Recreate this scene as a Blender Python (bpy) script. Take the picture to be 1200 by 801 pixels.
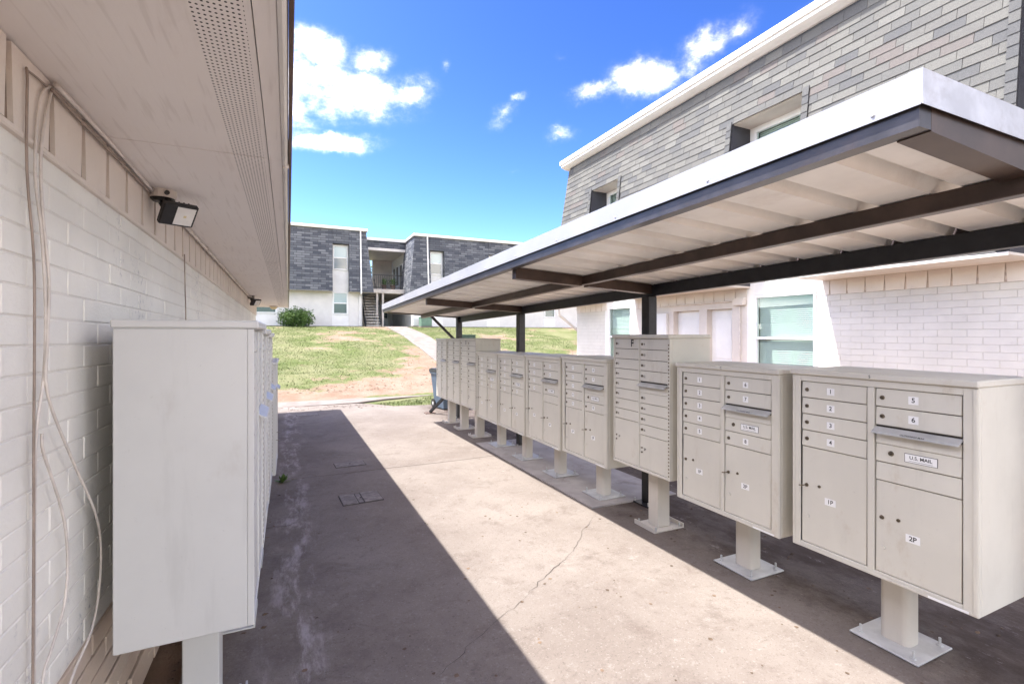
import bpy, bmesh, math, random
from mathutils import Vector, Matrix, noise as mnoise
for o in list(bpy.data.objects): bpy.data.objects.remove(o)
scene = bpy.context.scene
COL = scene.collection
RAD = math.radians

# ------------------------------------------------------------------ camera
cam_d = bpy.data.cameras.new('camera'); cam = bpy.data.objects.new('camera', cam_d); COL.objects.link(cam)
cam_d.sensor_width = 36.0; cam_d.lens = 36.0 * 567 / 1200
cam_d.shift_y = -9.5 / 1200; cam_d.clip_start = 0.02; cam_d.clip_end = 1500
cam.location = (0, 0, 1.53); cam.rotation_euler = (RAD(90), 0, RAD(-24.8))
scene.camera = cam
scene.render.resolution_x = 1024; scene.render.resolution_y = 683

# ------------------------------------------------------------------ light, sky, exposure
SUN_DIR = Vector((0.415, -0.20, -1.0)).normalized()          # the way the light travels
ELEV = math.asin(-SUN_DIR.z); AZ = math.atan2(-SUN_DIR.x, -SUN_DIR.y)
sun_d = bpy.data.lights.new('sun', 'SUN'); sun = bpy.data.objects.new('sun', sun_d); COL.objects.link(sun)
sun_d.energy = 2.0; sun_d.angle = RAD(0.55); sun_d.color = (1.0, 0.975, 0.945)
sun.rotation_euler = SUN_DIR.to_track_quat('-Z', 'Y').to_euler(); sun.location = (-10, 5, 25)
scene.view_settings.view_transform = 'Standard'; scene.view_settings.look = 'None'
scene.view_settings.gamma = 1.0; scene.view_settings.use_curve_mapping = False
scene.view_settings.exposure = 2.7

world = bpy.data.worlds.new('World'); scene.world = world; world.use_nodes = True
def build_world():
    nt = world.node_tree; nt.nodes.clear(); N = nt.nodes.new; L = nt.links.new
    out = N('ShaderNodeOutputWorld'); bg = N('ShaderNodeBackground'); bg.inputs[1].default_value = 0.15
    sky = N('ShaderNodeTexSky'); sky.sky_type = 'NISHITA'; sky.sun_disc = False
    sky.sun_elevation = ELEV; sky.sun_rotation = AZ; sky.air_density = 1.0; sky.dust_density = 0.8; sky.ozone_density = 1.6
    hsv = N('ShaderNodeHueSaturation'); hsv.inputs['Saturation'].default_value = 1.06; hsv.inputs['Hue'].default_value = 0.508; hsv.inputs['Value'].default_value = 0.11
    gm = N('ShaderNodeGamma'); gm.inputs[1].default_value = 1.8; L(sky.outputs[0], gm.inputs[0]); L(gm.outputs[0], hsv.inputs['Color'])
    tc = N('ShaderNodeTexCoord'); sep = N('ShaderNodeSeparateXYZ'); L(tc.outputs['Generated'], sep.inputs[0])
    def M(op, a, b=None):
        n = N('ShaderNodeMath'); n.operation = op
        for i, q in enumerate((a, b)):
            if q is None: continue
            if isinstance(q, (int, float)): n.inputs[i].default_value = q
            else: L(q, n.inputs[i])
        return n.outputs[0]
    az = M('ARCTAN2', sep.outputs[0], sep.outputs[1]); el = M('ARCSINE', sep.outputs[2])
    comb = N('ShaderNodeCombineXYZ'); L(az, comb.inputs[0]); L(el, comb.inputs[1])
    # domain warp keeps the cloud outlines ragged
    n1 = N('ShaderNodeTexNoise'); n1.inputs['Scale'].default_value = 7.0; n1.inputs['Detail'].default_value = 7; n1.inputs['Roughness'].default_value = 0.62
    L(tc.outputs['Generated'], n1.inputs['Vector'])
    vs = N('ShaderNodeVectorMath'); vs.operation = 'SUBTRACT'; L(n1.outputs['Color'], vs.inputs[0]); vs.inputs[1].default_value = (0.5, 0.5, 0.5)
    sc = N('ShaderNodeVectorMath'); sc.operation = 'SCALE'; L(vs.outputs[0], sc.inputs[0]); sc.inputs['Scale'].default_value = 0.10
    ad = N('ShaderNodeVectorMath'); ad.operation = 'ADD'; L(comb.outputs[0], ad.inputs[0]); L(sc.outputs[0], ad.inputs[1])
    blobs = [(.10, .440, .16, .050, .0, 1.0), (.05, .506, .075, .036, 0, .85), (-.02, .44, .11, .085, 0, 1.0), (.145, .505, .062, .026, .1, .8), (.22, .452, .08, .030, .25, .75), (.07, .357, .125, .024, 0, .9),
             (.296, .498, .022, .018, 0, .6), (.406, .424, .050, .022, .5, .62), (.433, .452, .036, .011, .4, .55), (.535, .39, .050, .021, 0, .66), (.607, .462, .084, .022, .1, .75), (.70, .478, .095, .036, .15, .85),
             (.80, .500, .087, .034, .25, .8), (.87, .525, .049, .026, .3, .6), (.429, .309, .028, .010, 0, .35), (.53, .52, .03, .010, 0, .3), (-.25, .47, .17, .06, 0, .9), (1.05, .50, .12, .04, .1, .8)]
    acc = None
    for (a, e, rx, ry, rot, w) in blobs:
        mp = N('ShaderNodeMapping'); mp.vector_type = 'TEXTURE'
        mp.inputs['Location'].default_value = (a, e, 0); mp.inputs['Rotation'].default_value = (0, 0, rot); mp.inputs['Scale'].default_value = (rx * 1.35, ry * 1.5, 1)
        L(ad.outputs[0], mp.inputs['Vector'])
        g = N('ShaderNodeTexGradient'); g.gradient_type = 'SPHERICAL'; L(mp.outputs[0], g.inputs[0])
        v = M('MULTIPLY', g.outputs['Fac'], w)
        acc = v if acc is None else M('MAXIMUM', acc, v)
    # denser bright cloud added only outside the view, to lift the fill light
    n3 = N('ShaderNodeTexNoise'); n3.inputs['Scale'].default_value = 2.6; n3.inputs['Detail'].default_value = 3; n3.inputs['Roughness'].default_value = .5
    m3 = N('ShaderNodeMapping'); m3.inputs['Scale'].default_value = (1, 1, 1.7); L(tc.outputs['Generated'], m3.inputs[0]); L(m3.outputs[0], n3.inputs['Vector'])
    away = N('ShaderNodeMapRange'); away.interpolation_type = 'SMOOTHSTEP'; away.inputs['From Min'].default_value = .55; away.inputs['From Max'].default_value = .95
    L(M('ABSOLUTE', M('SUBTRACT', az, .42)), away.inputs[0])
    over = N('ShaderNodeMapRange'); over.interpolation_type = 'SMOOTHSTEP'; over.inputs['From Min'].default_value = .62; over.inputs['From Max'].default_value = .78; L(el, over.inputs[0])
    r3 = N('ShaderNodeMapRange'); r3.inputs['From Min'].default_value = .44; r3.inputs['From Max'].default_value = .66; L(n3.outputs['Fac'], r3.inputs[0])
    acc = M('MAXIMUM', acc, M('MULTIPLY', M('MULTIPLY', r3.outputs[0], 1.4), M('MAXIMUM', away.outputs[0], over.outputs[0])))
    n2 = N('ShaderNodeTexNoise'); n2.inputs['Scale'].default_value = 11.0; n2.inputs['Detail'].default_value = 8; n2.inputs['Roughness'].default_value = 0.65
    mp2 = N('ShaderNodeMapping'); mp2.inputs['Scale'].default_value = (1, 1, 1.6); L(tc.outputs['Generated'], mp2.inputs[0]); L(mp2.outputs[0], n2.inputs['Vector'])
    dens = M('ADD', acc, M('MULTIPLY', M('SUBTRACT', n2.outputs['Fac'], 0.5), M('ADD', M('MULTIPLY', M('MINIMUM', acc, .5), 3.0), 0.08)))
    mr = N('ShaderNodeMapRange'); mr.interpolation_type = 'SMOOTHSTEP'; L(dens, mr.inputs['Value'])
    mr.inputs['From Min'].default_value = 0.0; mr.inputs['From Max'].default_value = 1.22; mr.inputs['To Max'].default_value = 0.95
    mix = N('ShaderNodeMix'); mix.data_type = 'RGBA'
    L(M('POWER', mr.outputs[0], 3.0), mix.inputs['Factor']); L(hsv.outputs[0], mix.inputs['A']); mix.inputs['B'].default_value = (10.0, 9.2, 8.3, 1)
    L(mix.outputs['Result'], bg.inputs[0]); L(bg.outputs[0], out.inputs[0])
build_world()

# ------------------------------------------------------------------ materials
def lin(r, g, b): return tuple((c / 12.92 if c <= .04045 else ((c + .055) / 1.055) ** 2.4) for c in (r / 255, g / 255, b / 255))
class Mat:
    """small node-graph helper around a Principled BSDF"""
    def __init__(s, name, rough=.6, metal=0, spec=.5):
        s.m = bpy.data.materials.new(name); s.m.use_nodes = True; s.nt = s.m.node_tree
        s.b = s.nt.nodes['Principled BSDF']; s.b.inputs['Roughness'].default_value = rough
        s.b.inputs['Metallic'].default_value = metal; s.b.inputs['Specular IOR Level'].default_value = spec
        g = s.N('ShaderNodeNewGeometry'); s.pos = g.outputs['Position']
    def N(s, t): return s.nt.nodes.new(t)
    def L(s, a, b): s.nt.links.new(a, b)
    def val(s, sock, q):
        if isinstance(q, (int, float)): sock.default_value = q
        elif isinstance(q, tuple): sock.default_value = (*q, 1) if len(q) == 3 else q
        else: s.L(q, sock)
    def math(s, op, a, b=0.0, clamp=False):
        n = s.N('ShaderNodeMath'); n.operation = op; n.use_clamp = clamp; s.val(n.inputs[0], a); s.val(n.inputs[1], b); return n.outputs[0]
    def noise(s, scale, detail=5, rough=.6, stretch=None, vec=None, dist=0):
        v = vec or s.pos
        if stretch:
            mp = s.N('ShaderNodeMapping'); mp.inputs['Scale'].default_value = stretch; s.L(v, mp.inputs[0]); v = mp.outputs[0]
        n = s.N('ShaderNodeTexNoise'); n.inputs['Scale'].default_value = scale; n.inputs['Detail'].default_value = detail
        n.inputs['Roughness'].default_value = rough; n.inputs['Distortion'].default_value = dist; s.L(v, n.inputs['Vector']); return n.outputs['Fac']
    def ramp(s, v, a, b, lo=0.0, hi=1.0):
        n = s.N('ShaderNodeMapRange'); n.interpolation_type = 'SMOOTHSTEP'; s.L(v, n.inputs[0])
        for k, q in (('From Min', a), ('From Max', b), ('To Min', lo), ('To Max', hi)): n.inputs[k].default_value = q
        return n.outputs[0]
    def mix(s, f, a, b, mode='MIX'):
        n = s.N('ShaderNodeMix'); n.data_type = 'RGBA'; n.blend_type = mode
        s.val(n.inputs['Factor'], f); s.val(n.inputs['A'], a); s.val(n.inputs['B'], b); return n.outputs['Result']
    def color(s, c): s.val(s.b.inputs['Base Color'], c); return s
    def rough(s, v): s.val(s.b.inputs['Roughness'], v); return s
    def bump(s, h, strength=.3, dist=.01):
        n = s.N('ShaderNodeBump'); n.inputs['Strength'].default_value = strength; n.inputs['Distance'].default_value = dist
        s.L(h, n.inputs['Height']); s.L(n.outputs[0], s.b.inputs['Normal']); return s
    def xyz(s, v=None):
        n = s.N('ShaderNodeSeparateXYZ'); s.L(v or s.pos, n.inputs[0]); return n.outputs

def plain(name, c, rough=.6, metal=0, var=.12, scale=6, bump=.0, spec=.5, dirt=None, dirt_amt=.4, bscale=60):
    m = Mat(name, rough, metal, spec)
    col = m.mix(m.ramp(m.noise(scale), .35, .7), tuple(q * (1 - var) for q in c), tuple(min(1, q * (1 + var * .6)) for q in c))
    if dirt: col = m.mix(m.math('MULTIPLY', m.ramp(m.noise(scale * .7, 8, .7, dist=.4), .52, .74), dirt_amt), col, dirt)
    m.color(col)
    if bump: m.bump(m.noise(bscale, 6, .65), bump, .004)
    return m.m

def m_concrete():
    m = Mat('pavement_concrete', .88, spec=.25)
    x, y, z = m.xyz()
    base = m.mix(m.ramp(m.noise(.8, 7, .65), .32, .70), (0.167, 0.138, 0.118), (0.230, 0.197, 0.170))
    base = m.mix(m.ramp(m.noise(3.4, 9, .80, dist=.3), .50, .66, 0, .55), base, (0.122, 0.094, 0.079))
    base = m.mix(m.ramp(m.noise(9, 9, .82), .55, .68, 0, .65), base, (0.275, 0.247, 0.218))
    base = m.mix(m.ramp(m.noise(26, 8, .80), .54, .66, 0, .6), base, (0.117, 0.092, 0.078))
    base = m.mix(m.ramp(m.noise(70, 5, .75), .56, .68, 0, .6), base, (0.301, 0.272, 0.239))
    base = m.mix(m.ramp(m.noise(110, 5, .7), .57, .68, 0, .65), base, (0.059, 0.046, 0.038))
    base = m.mix(m.ramp(m.noise(1.7, 10, .86, dist=.6), .56, .63, 0, .42), base, (.105, .084, .072))
    base = m.mix(m.ramp(m.noise(2.6, 10, .86, dist=.8), .60, .66, 0, .45), base, (.30, .27, .245))
    # grime that collects beside the building and under the boxes, blotchy outlines
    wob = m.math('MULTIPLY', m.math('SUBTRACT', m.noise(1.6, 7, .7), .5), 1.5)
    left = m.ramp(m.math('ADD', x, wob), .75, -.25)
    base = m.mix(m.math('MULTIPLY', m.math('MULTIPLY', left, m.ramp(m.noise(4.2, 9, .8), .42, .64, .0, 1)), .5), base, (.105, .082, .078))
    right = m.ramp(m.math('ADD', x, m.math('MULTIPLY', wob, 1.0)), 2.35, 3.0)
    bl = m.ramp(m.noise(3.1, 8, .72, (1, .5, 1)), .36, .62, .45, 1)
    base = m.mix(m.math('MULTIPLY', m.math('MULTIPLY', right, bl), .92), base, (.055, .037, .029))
    # pale lime streaks under the drip edge
    band = m.math('MULTIPLY', m.ramp(x, -.2, .02), m.ramp(x, .28, .06))
    drip = m.math('MULTIPLY', band, m.ramp(m.noise(6, 8, .75, (1.3, .35, 1)), .47, .66))
    base = m.mix(m.math('MULTIPLY', drip, .8), base, (.40, .36, .35))
    fl = m.math('MULTIPLY', right, m.ramp(m.noise(7, 9, .82, (1, .45, 1)), .57, .66))
    base = m.mix(m.math('MULTIPLY', fl, .7), base, (.33, .29, .27))
    m.color(base)
    m.bump(m.math('ADD', m.noise(45, 8, .75), m.math('MULTIPLY', m.noise(6, 4), .8)), .5, .006)
    return m.m
def m_ground():
    m = Mat('hill_soil_and_turf', .95, spec=.1)
    a = m.N('ShaderNodeAttribute'); a.attribute_name = 'turf'
    soil = m.mix(m.ramp(m.noise(1.2, 7, .7), .3, .7), (.195, .128, .09), (.27, .20, .152))
    soil = m.mix(m.ramp(m.noise(14, 6, .7), .52, .7, 0, .7), soil, (.15, .095, .06))
    turf = m.mix(m.ramp(m.noise(.8, 6), .35, .65), (.095, .117, .04), (.17, .168, .088))
    turf = m.mix(m.ramp(m.noise(11, 5, .7), .5, .75, 0, .6), turf, (.085, .11, .03))
    f = m.ramp(m.math('ADD', a.outputs['Fac'], m.math('MULTIPLY', m.math('SUBTRACT', m.noise(2.0, 8, .78), .5), 2.0)), .34, .66)
    m.color(m.mix(f, soil, turf)); m.bump(m.noise(12, 8, .75), .6, .04); return m.m
def m_whitebrick(name, c, dark, amt=.55, blue=None):
    m = Mat(name, .55, spec=.35)
    col = m.mix(m.ramp(m.noise(2.2, 6), .3, .7), tuple(q * .9 for q in c), c)
    col = m.mix(m.ramp(m.noise(9, 8, .75), .56, .78, 0, amt), col, dark)
    if blue: col = m.mix(m.math('MULTIPLY', m.ramp(m.noise(1.3, 4), .54, .66), m.ramp(m.noise(26, 8, .8), .54, .62, 0, .7)), col, blue)
    m.color(col); m.bump(m.math('ADD', m.noise(24, 7, .7), m.noise(90, 4, .6)), .38, .006); return m.m
def m_cabinet(name, c, dirt):
    m = Mat(name, .42, spec=.4)
    x, y, z = m.xyz()
    col = m.mix(m.ramp(m.noise(2.4, 5), .3, .7), tuple(q * .93 for q in c), c)
    col = m.mix(m.ramp(m.noise(5, 8, .72, (1, 1, .55)), .56, .74, 0, .5), col, dirt)
    col = m.mix(m.ramp(m.noise(55, 6, .8), .62, .74, 0, .55), col, tuple(q * .55 for q in c))
    col = m.mix(m.ramp(m.noise(9, 7, .7, (1, 1, .12)), .54, .72, 0, .2), col, tuple(q * .6 for q in c))
    col = m.mix(m.ramp(m.noise(13, 9, .85), .66, .74, 0, .55), col, (.24, .15, .09))
    col = m.mix(m.ramp(m.noise(30, 9, .85, (.3, 1, 2.5)), .66, .72, 0, .5), col, tuple(min(1, q * 1.25) for q in c))
    m.color(col); m.rough(m.ramp(m.noise(7, 5), .3, .7, .36, .55)); m.bump(m.noise(220, 3, .5), .05, .001); return m.m
def m_shingle(name, c):
    m = Mat(name, .92, spec=.15)
    col = m.mix(m.ramp(m.noise(170, 3, .6), .35, .68), tuple(q * .72 for q in c), tuple(min(1, q * 1.25) for q in c))
    col = m.mix(m.ramp(m.noise(1.5, 5), .45, .7, 0, .25), col, (.13, .125, .115))
    m.color(col); m.bump(m.noise(180, 3), .3, .004); return m.m
def m_farshingle(name, axis):
    m = Mat(name, .92, spec=.15)
    x, y, z = m.xyz()
    cb = m.N('ShaderNodeCombineXYZ'); m.L(x if axis == 'x' else y, cb.inputs[0]); m.L(z, cb.inputs[1])
    b = m.N('ShaderNodeTexBrick'); m.L(cb.outputs[0], b.inputs['Vector'])
    b.inputs['Color1'].default_value = (.062, .07, .088, 1); b.inputs['Color2'].default_value = (.20, .21, .225, 1); b.inputs['Mortar'].default_value = (.04, .042, .05, 1)
    b.inputs['Scale'].default_value = 1; b.inputs['Mortar Size'].default_value = .012; b.inputs['Mortar Smooth'].default_value = .4; b.inputs['Bias'].default_value = -.1
    b.inputs['Brick Width'].default_value = .42; b.inputs['Row Height'].default_value = .135; b.offset = .37
    m.color(m.mix(m.ramp(m.noise(40, 4), .3, .8, 0, .3), b.outputs['Color'], (.17, .16, .16))); m.bump(b.outputs['Fac'], -.5, .01); return m.m
def m_soffit():
    m = Mat('painted_soffit_board', .7, spec=.3)
    col = m.mix(m.ramp(m.noise(1.1, 6), .3, .75), (.82, .765, .72), (.86, .815, .775))
    col = m.mix(m.ramp(m.noise(60, 2, .5, (1, .06, 1)), .55, .7, 0, .25), col, (.55, .49, .44))
    col = m.mix(m.ramp(m.noise(16, 7, .8), .72, .79, 0, .5), col, (.28, .2, .15))
    col = m.mix(m.ramp(m.noise(2.3, 8, .72, (1.6, .5, 1), dist=.5), .62, .74, 0, .22), col, (.55, .45, .37))
    m.color(col); m.bump(m.noise(50, 4, .6, (1, .15, 1)), .12, .004); return m.m
def m_perf():
    # vent strip: rows of punched holes
    m = Mat('perforated_vent_strip', .7, spec=.3)
    x, y, z = m.xyz()
    px = m.math('MULTIPLY', m.math('FRACT', m.math('MULTIPLY', m.math('ADD', x, 5.0), 88.0)), 1.0)
    row = m.math('MULTIPLY', m.math('ADD', y, 5.0), 62.0)
    fy = m.math('FRACT', row)
    dx = m.math('SUBTRACT', px, .5); dy = m.math('MULTIPLY', m.math('SUBTRACT', fy, .5), 88 / 62)
    r = m.math('SQRT', m.math('ADD', m.math('MULTIPLY', dx, dx), m.math('MULTIPLY', dy, dy)))
    hole = m.ramp(r, .29, .22)
    col = m.mix(m.ramp(m.noise(1.1, 6), .3, .75), (.82, .765, .72), (.86, .815, .775))
    m.color(m.mix(hole, col, (.03, .025, .02))); m.bump(hole, -.6, .004); return m.m
def m_glass(name, c, rough=.04):
    m = Mat(name, rough, 0, .9); m.color(c); return m.m
def m_leaf(name, a, b):
    m = Mat(name, .6, spec=.3); m.color(m.mix(m.ramp(m.noise(3, 6, .7), .35, .68), a, b)); return m.m

MT = dict(
    concrete=m_concrete(), ground=m_ground(), soffit=m_soffit(), perf=m_perf(),
    pad=plain('new_concrete_pad', (.40, .365, .34), .85, var=.15, scale=4, bump=.3, dirt=(.13, .1, .08), dirt_amt=.6),
    walk=plain('sidewalk_concrete', (.215, .183, .160), .9, var=.25, scale=2.5, bump=.4, dirt=(.16, .11, .075), dirt_amt=.85),
    crack=plain('crack_dirt', (.06, .048, .04), .95, scale=30, var=.5),
    joint=plain('joint_filler', (.13, .1, .085), .95, scale=30, var=.4),
    lwall=m_whitebrick('white_painted_brick', (.86, .835, .775), (.68, .63, .57), .4, (.30, .30, .34)),
    lmort=m_whitebrick('painted_mortar', (.77, .735, .68), (.57, .52, .46), .6),
    ltan=m_whitebrick('tan_brick', (.60, .49, .40), (.36, .27, .2), .5),  # lower courses: tan tone, darker than the white bricks above
    ltanm=plain('open_mortar_joint', (.05, .04, .034), .95, scale=20, var=.5),
    soldier=m_whitebrick('cream_painted_brick', (.76, .68, .61), (.56, .46, .38), .5),
    soldr=plain('pale_slot', (.58, .49, .42), .9, scale=14, var=.3),
    soldm=plain('dark_slot', (.27, .2, .155), .9, scale=14, var=.5),  # brown fill, darker than the bricks, for the slots between them
    soldierr=m_whitebrick('pale_cream_brick_paint', (.74, .685, .63), (.58, .5, .43), .4),
    rwall=m_whitebrick('white_brick_paint', (.66, .635, .585), (.51, .475, .44), .45),
    rmort=m_whitebrick('white_mortar_paint', (.585, .555, .51), (.48, .445, .41), .5),
    trim=plain('cream_trim_paint', (.66, .60, .54), .5, var=.08, scale=2, dirt=(.45, .38, .32), dirt_amt=.4),
    white=plain('white_paint', (.78, .77, .75), .5, var=.06, scale=2, dirt=(.55, .5, .45), dirt_amt=.3),
    gutter=plain('white_gutter_metal', (.72, .68, .63), .4, var=.08, scale=3, dirt=(.5, .42, .36), dirt_amt=.4),
    brown=plain('brown_drip_metal', (.13, .075, .05), .5, var=.3, scale=9, dirt=(.04, .025, .02)),
    beige=m_cabinet('beige_cabinet_paint', (.61, .585, .515), (.42, .34, .25)),
    beiged=m_cabinet('beige_post_paint', (.56, .52, .46), (.34, .27, .2)),
    grey=m_cabinet('grey_cabinet_paint', (.575, .575, .565), (.46, .44, .42)),
    galv=plain('galvanised_plate', (.55, .55, .54), .45, .25, var=.12, scale=9, dirt=(.3, .27, .24)),
    ledge=plain('steel_ledge', (.42, .415, .40), .5, .1, var=.15, scale=8),
    dark=plain('dark_gap', (.055, .048, .042), .8, scale=20),
    lock=plain('lock_brass', (.22, .18, .13), .35, .8, var=.3, scale=60),
    label=plain('label_white', (.80, .80, .79), .5, var=.03), ink=plain('label_ink', (.02, .02, .02), .6, var=0),
    fascia=plain('white_fascia_metal', (.36, .36, .37), .4, .1, var=.07, scale=2.0, dirt=(.45, .43, .43), dirt_amt=.35),
    fasciag=plain('galvanised_fascia', (.52, .53, .56), .4, .35, var=.18, scale=7, dirt=(.3, .28, .28), dirt_amt=.6),
    channel=plain('dark_channel_steel', (.055, .05, .052), .35, .2, var=.3, scale=8, dirt=(.11, .07, .05)),
    beam=plain('brown_beam_paint', (.06, .038, .029), .42, .1, var=.3, scale=5, dirt=(.11, .066, .045), dirt_amt=.6),
    deck=plain('white_deck_underside', (.86, .84, .79), .45, .05, var=.08, scale=2.5, dirt=(.5, .41, .34), dirt_amt=.35),
    vinyl=plain('window_vinyl', (.80, .80, .79), .4, var=.04), 
    blind=plain('blind_slats', (.60, .605, .57), .55, var=.06, scale=2),
    fblind=m_glass('far_window_blind_glass', (.27, .36, .38), .12),
    glass=m_glass('window_glass', (.10, .16, .16)),
    fdark=m_glass('dark_glass', (.05, .075, .085)),
    black=plain('black_plastic', (.016, .015, .015), .4, var=.2, scale=20),
    blackm=plain('black_metal', (.022, .022, .025), .45, .2, var=.2, scale=20),
    lens=plain('frosted_lamp_lens', (.80, .79, .76), .25, var=.05, scale=20),
    led=plain('led_chip', (.72, .62, .36), .5, var=.1), lampb=plain('lamp_base', (.66, .60, .54), .5, var=.1),
    cable=plain('white_cable', (.66, .60, .55), .5, var=.15, scale=12, dirt=(.4, .33, .28)), cabled=plain('brown_cable', (.33, .26, .215), .55, var=.25, scale=10),
    bin=plain('blue_bin_plastic', (.085, .12, .165), .5, var=.15, scale=5), bind=plain('black_bin_lid', (.03, .033, .038), .45, var=.2),
    fs_x=m_farshingle('mansard_shingle_front', 'x'), fs_y=m_farshingle('mansard_shingle_side', 'y'),
    fwall=m_whitebrick('far_white_brick', (.70, .68, .65), (.66, .62, .6), .3), found=plain('foundation', (.2, .18, .17), .9, scale=4, var=.3),
    pgreen=plain('green_enamel', (.13, .22, .16), .5, var=.12, scale=4), dgreen=plain('dark_green_enamel', (.05, .085, .06), .5, var=.2),
    leaf=m_leaf('shrub_leaves', (.035, .075, .018), (.13, .21, .055)), leaf2=m_leaf('tree_leaves', (.05, .09, .02), (.13, .2, .05)), bark=plain('bark', (.1, .075, .055), .9, scale=20, var=.4),
    blade=m_leaf('grass_blades', (.08, .118, .03), (.19, .19, .088)), chip=plain('dry_litter', (.13, .085, .055), .9, scale=9, var=.6), iron=plain('cover_concrete', (.21, .18, .16), .85, var=.3, scale=18, bump=.4, dirt=(.1, .08, .07)),
    roof=plain('roof_membrane', (.35, .33, .32), .9, var=.15, scale=2), room=plain('interior_dim', (.25, .23, .2), .9),
)
TONES = [(0.135, 0.131, 0.121), (0.149, 0.145, 0.132), (0.124, 0.122, 0.115), (0.101, 0.101, 0.101), (0.140, 0.125, 0.116), (0.160, 0.156, 0.143), (0.112, 0.111, 0.109)]
SHM = [m_shingle('roof_shingle_tone', t) for t in TONES]
SHD = m_shingle('roof_shingle_charcoal', (.07, .07, .08))

# ------------------------------------------------------------------ mesh helpers
class MB:
    def __init__(s): s.v = []; s.f = []; s.m = []
    def add(s, vs, fs, mi=0):
        o = len(s.v); s.v += [tuple(p) for p in vs]; s.f += [tuple(i + o for i in q) for q in fs]; s.m += [mi] * len(fs); return s
    def box(s, x0, x1, y0, y1, z0, z1, c=0, mi=0, M=None):
        if c <= 0:
            vs = [(x, y, z) for x in (x0, x1) for y in (y0, y1) for z in (z0, z1)]
            fs = [(0, 1, 3, 2), (4, 6, 7, 5), (0, 4, 5, 1), (2, 3, 7, 6), (0, 2, 6, 4), (1, 5, 7, 3)]
        else:
            cx, cy, cz = (x0 + x1) / 2, (y0 + y1) / 2, (z0 + z1) / 2; hx, hy, hz = (x1 - x0) / 2, (y1 - y0) / 2, (z1 - z0) / 2
            c = min(c, hx * .9, hy * .9, hz * .9); vs = []; ix = {}
            for sx in (-1, 1):
                for sy in (-1, 1):
                    for sz in (-1, 1):
                        for a, (ax, ay, az) in enumerate(((0, c, c), (c, 0, c), (c, c, 0))):
                            ix[(a, sx, sy, sz)] = len(vs); vs.append((cx + sx * (hx - ax), cy + sy * (hy - ay), cz + sz * (hz - az)))
            fs = []
            q4 = ((-1, -1), (1, -1), (1, 1), (-1, 1))
            for sg in (-1, 1):
                fs.append([ix[(0, sg, a, b)] for a, b in q4]); fs.append([ix[(1, a, sg, b)] for a, b in q4]); fs.append([ix[(2, a, b, sg)] for a, b in q4])
            for a, b in q4:
                fs.append([ix[(0, a, b, -1)], ix[(0, a, b, 1)], ix[(1, a, b, 1)], ix[(1, a, b, -1)]])
                fs.append([ix[(0, a, -1, b)], ix[(0, a, 1, b)], ix[(2, a, 1, b)], ix[(2, a, -1, b)]])
                fs.append([ix[(1, -1, a, b)], ix[(1, 1, a, b)], ix[(2, 1, a, b)], ix[(2, -1, a, b)]])
            for sx in (-1, 1):
                for sy in (-1, 1):
                    for sz in (-1, 1): fs.append([ix[(a, sx, sy, sz)] for a in range(3)])
        if M is not None: vs = [M @ Vector(p) for p in vs]
        return s.add(vs, fs, mi)
    def prism(s, pts, axis, a, b, mi=0):
        """closed polygon pts (2D) extruded along axis from a to b"""
        def P(p, t): return {'x': (t, p[0], p[1]), 'y': (p[0], t, p[1]), 'z': (p[0], p[1], t)}[axis]
        n = len(pts); vs = [P(p, a) for p in pts] + [P(p, b) for p in pts]
        fs = [tuple(range(n)), tuple(range(n, 2 * n))] + [(i, (i + 1) % n, n + (i + 1) % n, n + i) for i in range(n)]
        return s.add(vs, fs, mi)
    def cyl(s, p0, p1, r0, r1=None, n=10, mi=0, caps=True):
        r1 = r0 if r1 is None else r1; p0, p1 = Vector(p0), Vector(p1); d = (p1 - p0).normalized()
        a = d.orthogonal().normalized(); b = d.cross(a); vs = []
        for p, r in ((p0, r0), (p1, r1)): vs += [p + (a * math.cos(t) + b * math.sin(t)) * r for t in (2 * math.pi * k / n for k in range(n))]
        fs = [(i, (i + 1) % n, n + (i + 1) % n, n + i) for i in range(n)]
        if caps: fs += [tuple(range(n)), tuple(range(n, 2 * n))]
        return s.add(vs, fs, mi)
    def tube(s, pts, r, n=6, mi=0, smooth=3):
        P = [Vector(p) for p in pts]
        if smooth:
            Q = []
            for i in range(len(P) - 1):
                p0, p1, p2, p3 = P[max(i - 1, 0)], P[i], P[i + 1], P[min(i + 2, len(P) - 1)]
                for k in range(smooth):
                    t = k / smooth
                    Q.append(.5 * ((2 * p1) + (p2 - p0) * t + (2 * p0 - 5 * p1 + 4 * p2 - p3) * t * t + (3 * p1 - p0 - 3 * p2 + p3) * t ** 3))
            P = Q + [P[-1]]
        vs = []; ref = Vector((.31, .2, .93)).normalized()
        for i, p in enumerate(P):
            d = (P[min(i + 1, len(P) - 1)] - P[max(i - 1, 0)]).normalized(); a = d.cross(Vector((1, 0, .05))).normalized() if abs(d.x) < .9 else d.cross(Vector((0, 1, 0))).normalized(); b = d.cross(a)
            vs += [p + (a * math.cos(t) + b * math.sin(t)) * r for t in (2 * math.pi * k / n for k in range(n))]
        fs = [(j * n + i, j * n + (i + 1) % n, (j + 1) * n + (i + 1) % n, (j + 1) * n + i) for j in range(len(P) - 1) for i in range(n)]
        fs += [tuple(range(n)), tuple(range(len(vs) - n, len(vs)))]
        return s.add(vs, fs, mi)
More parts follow.
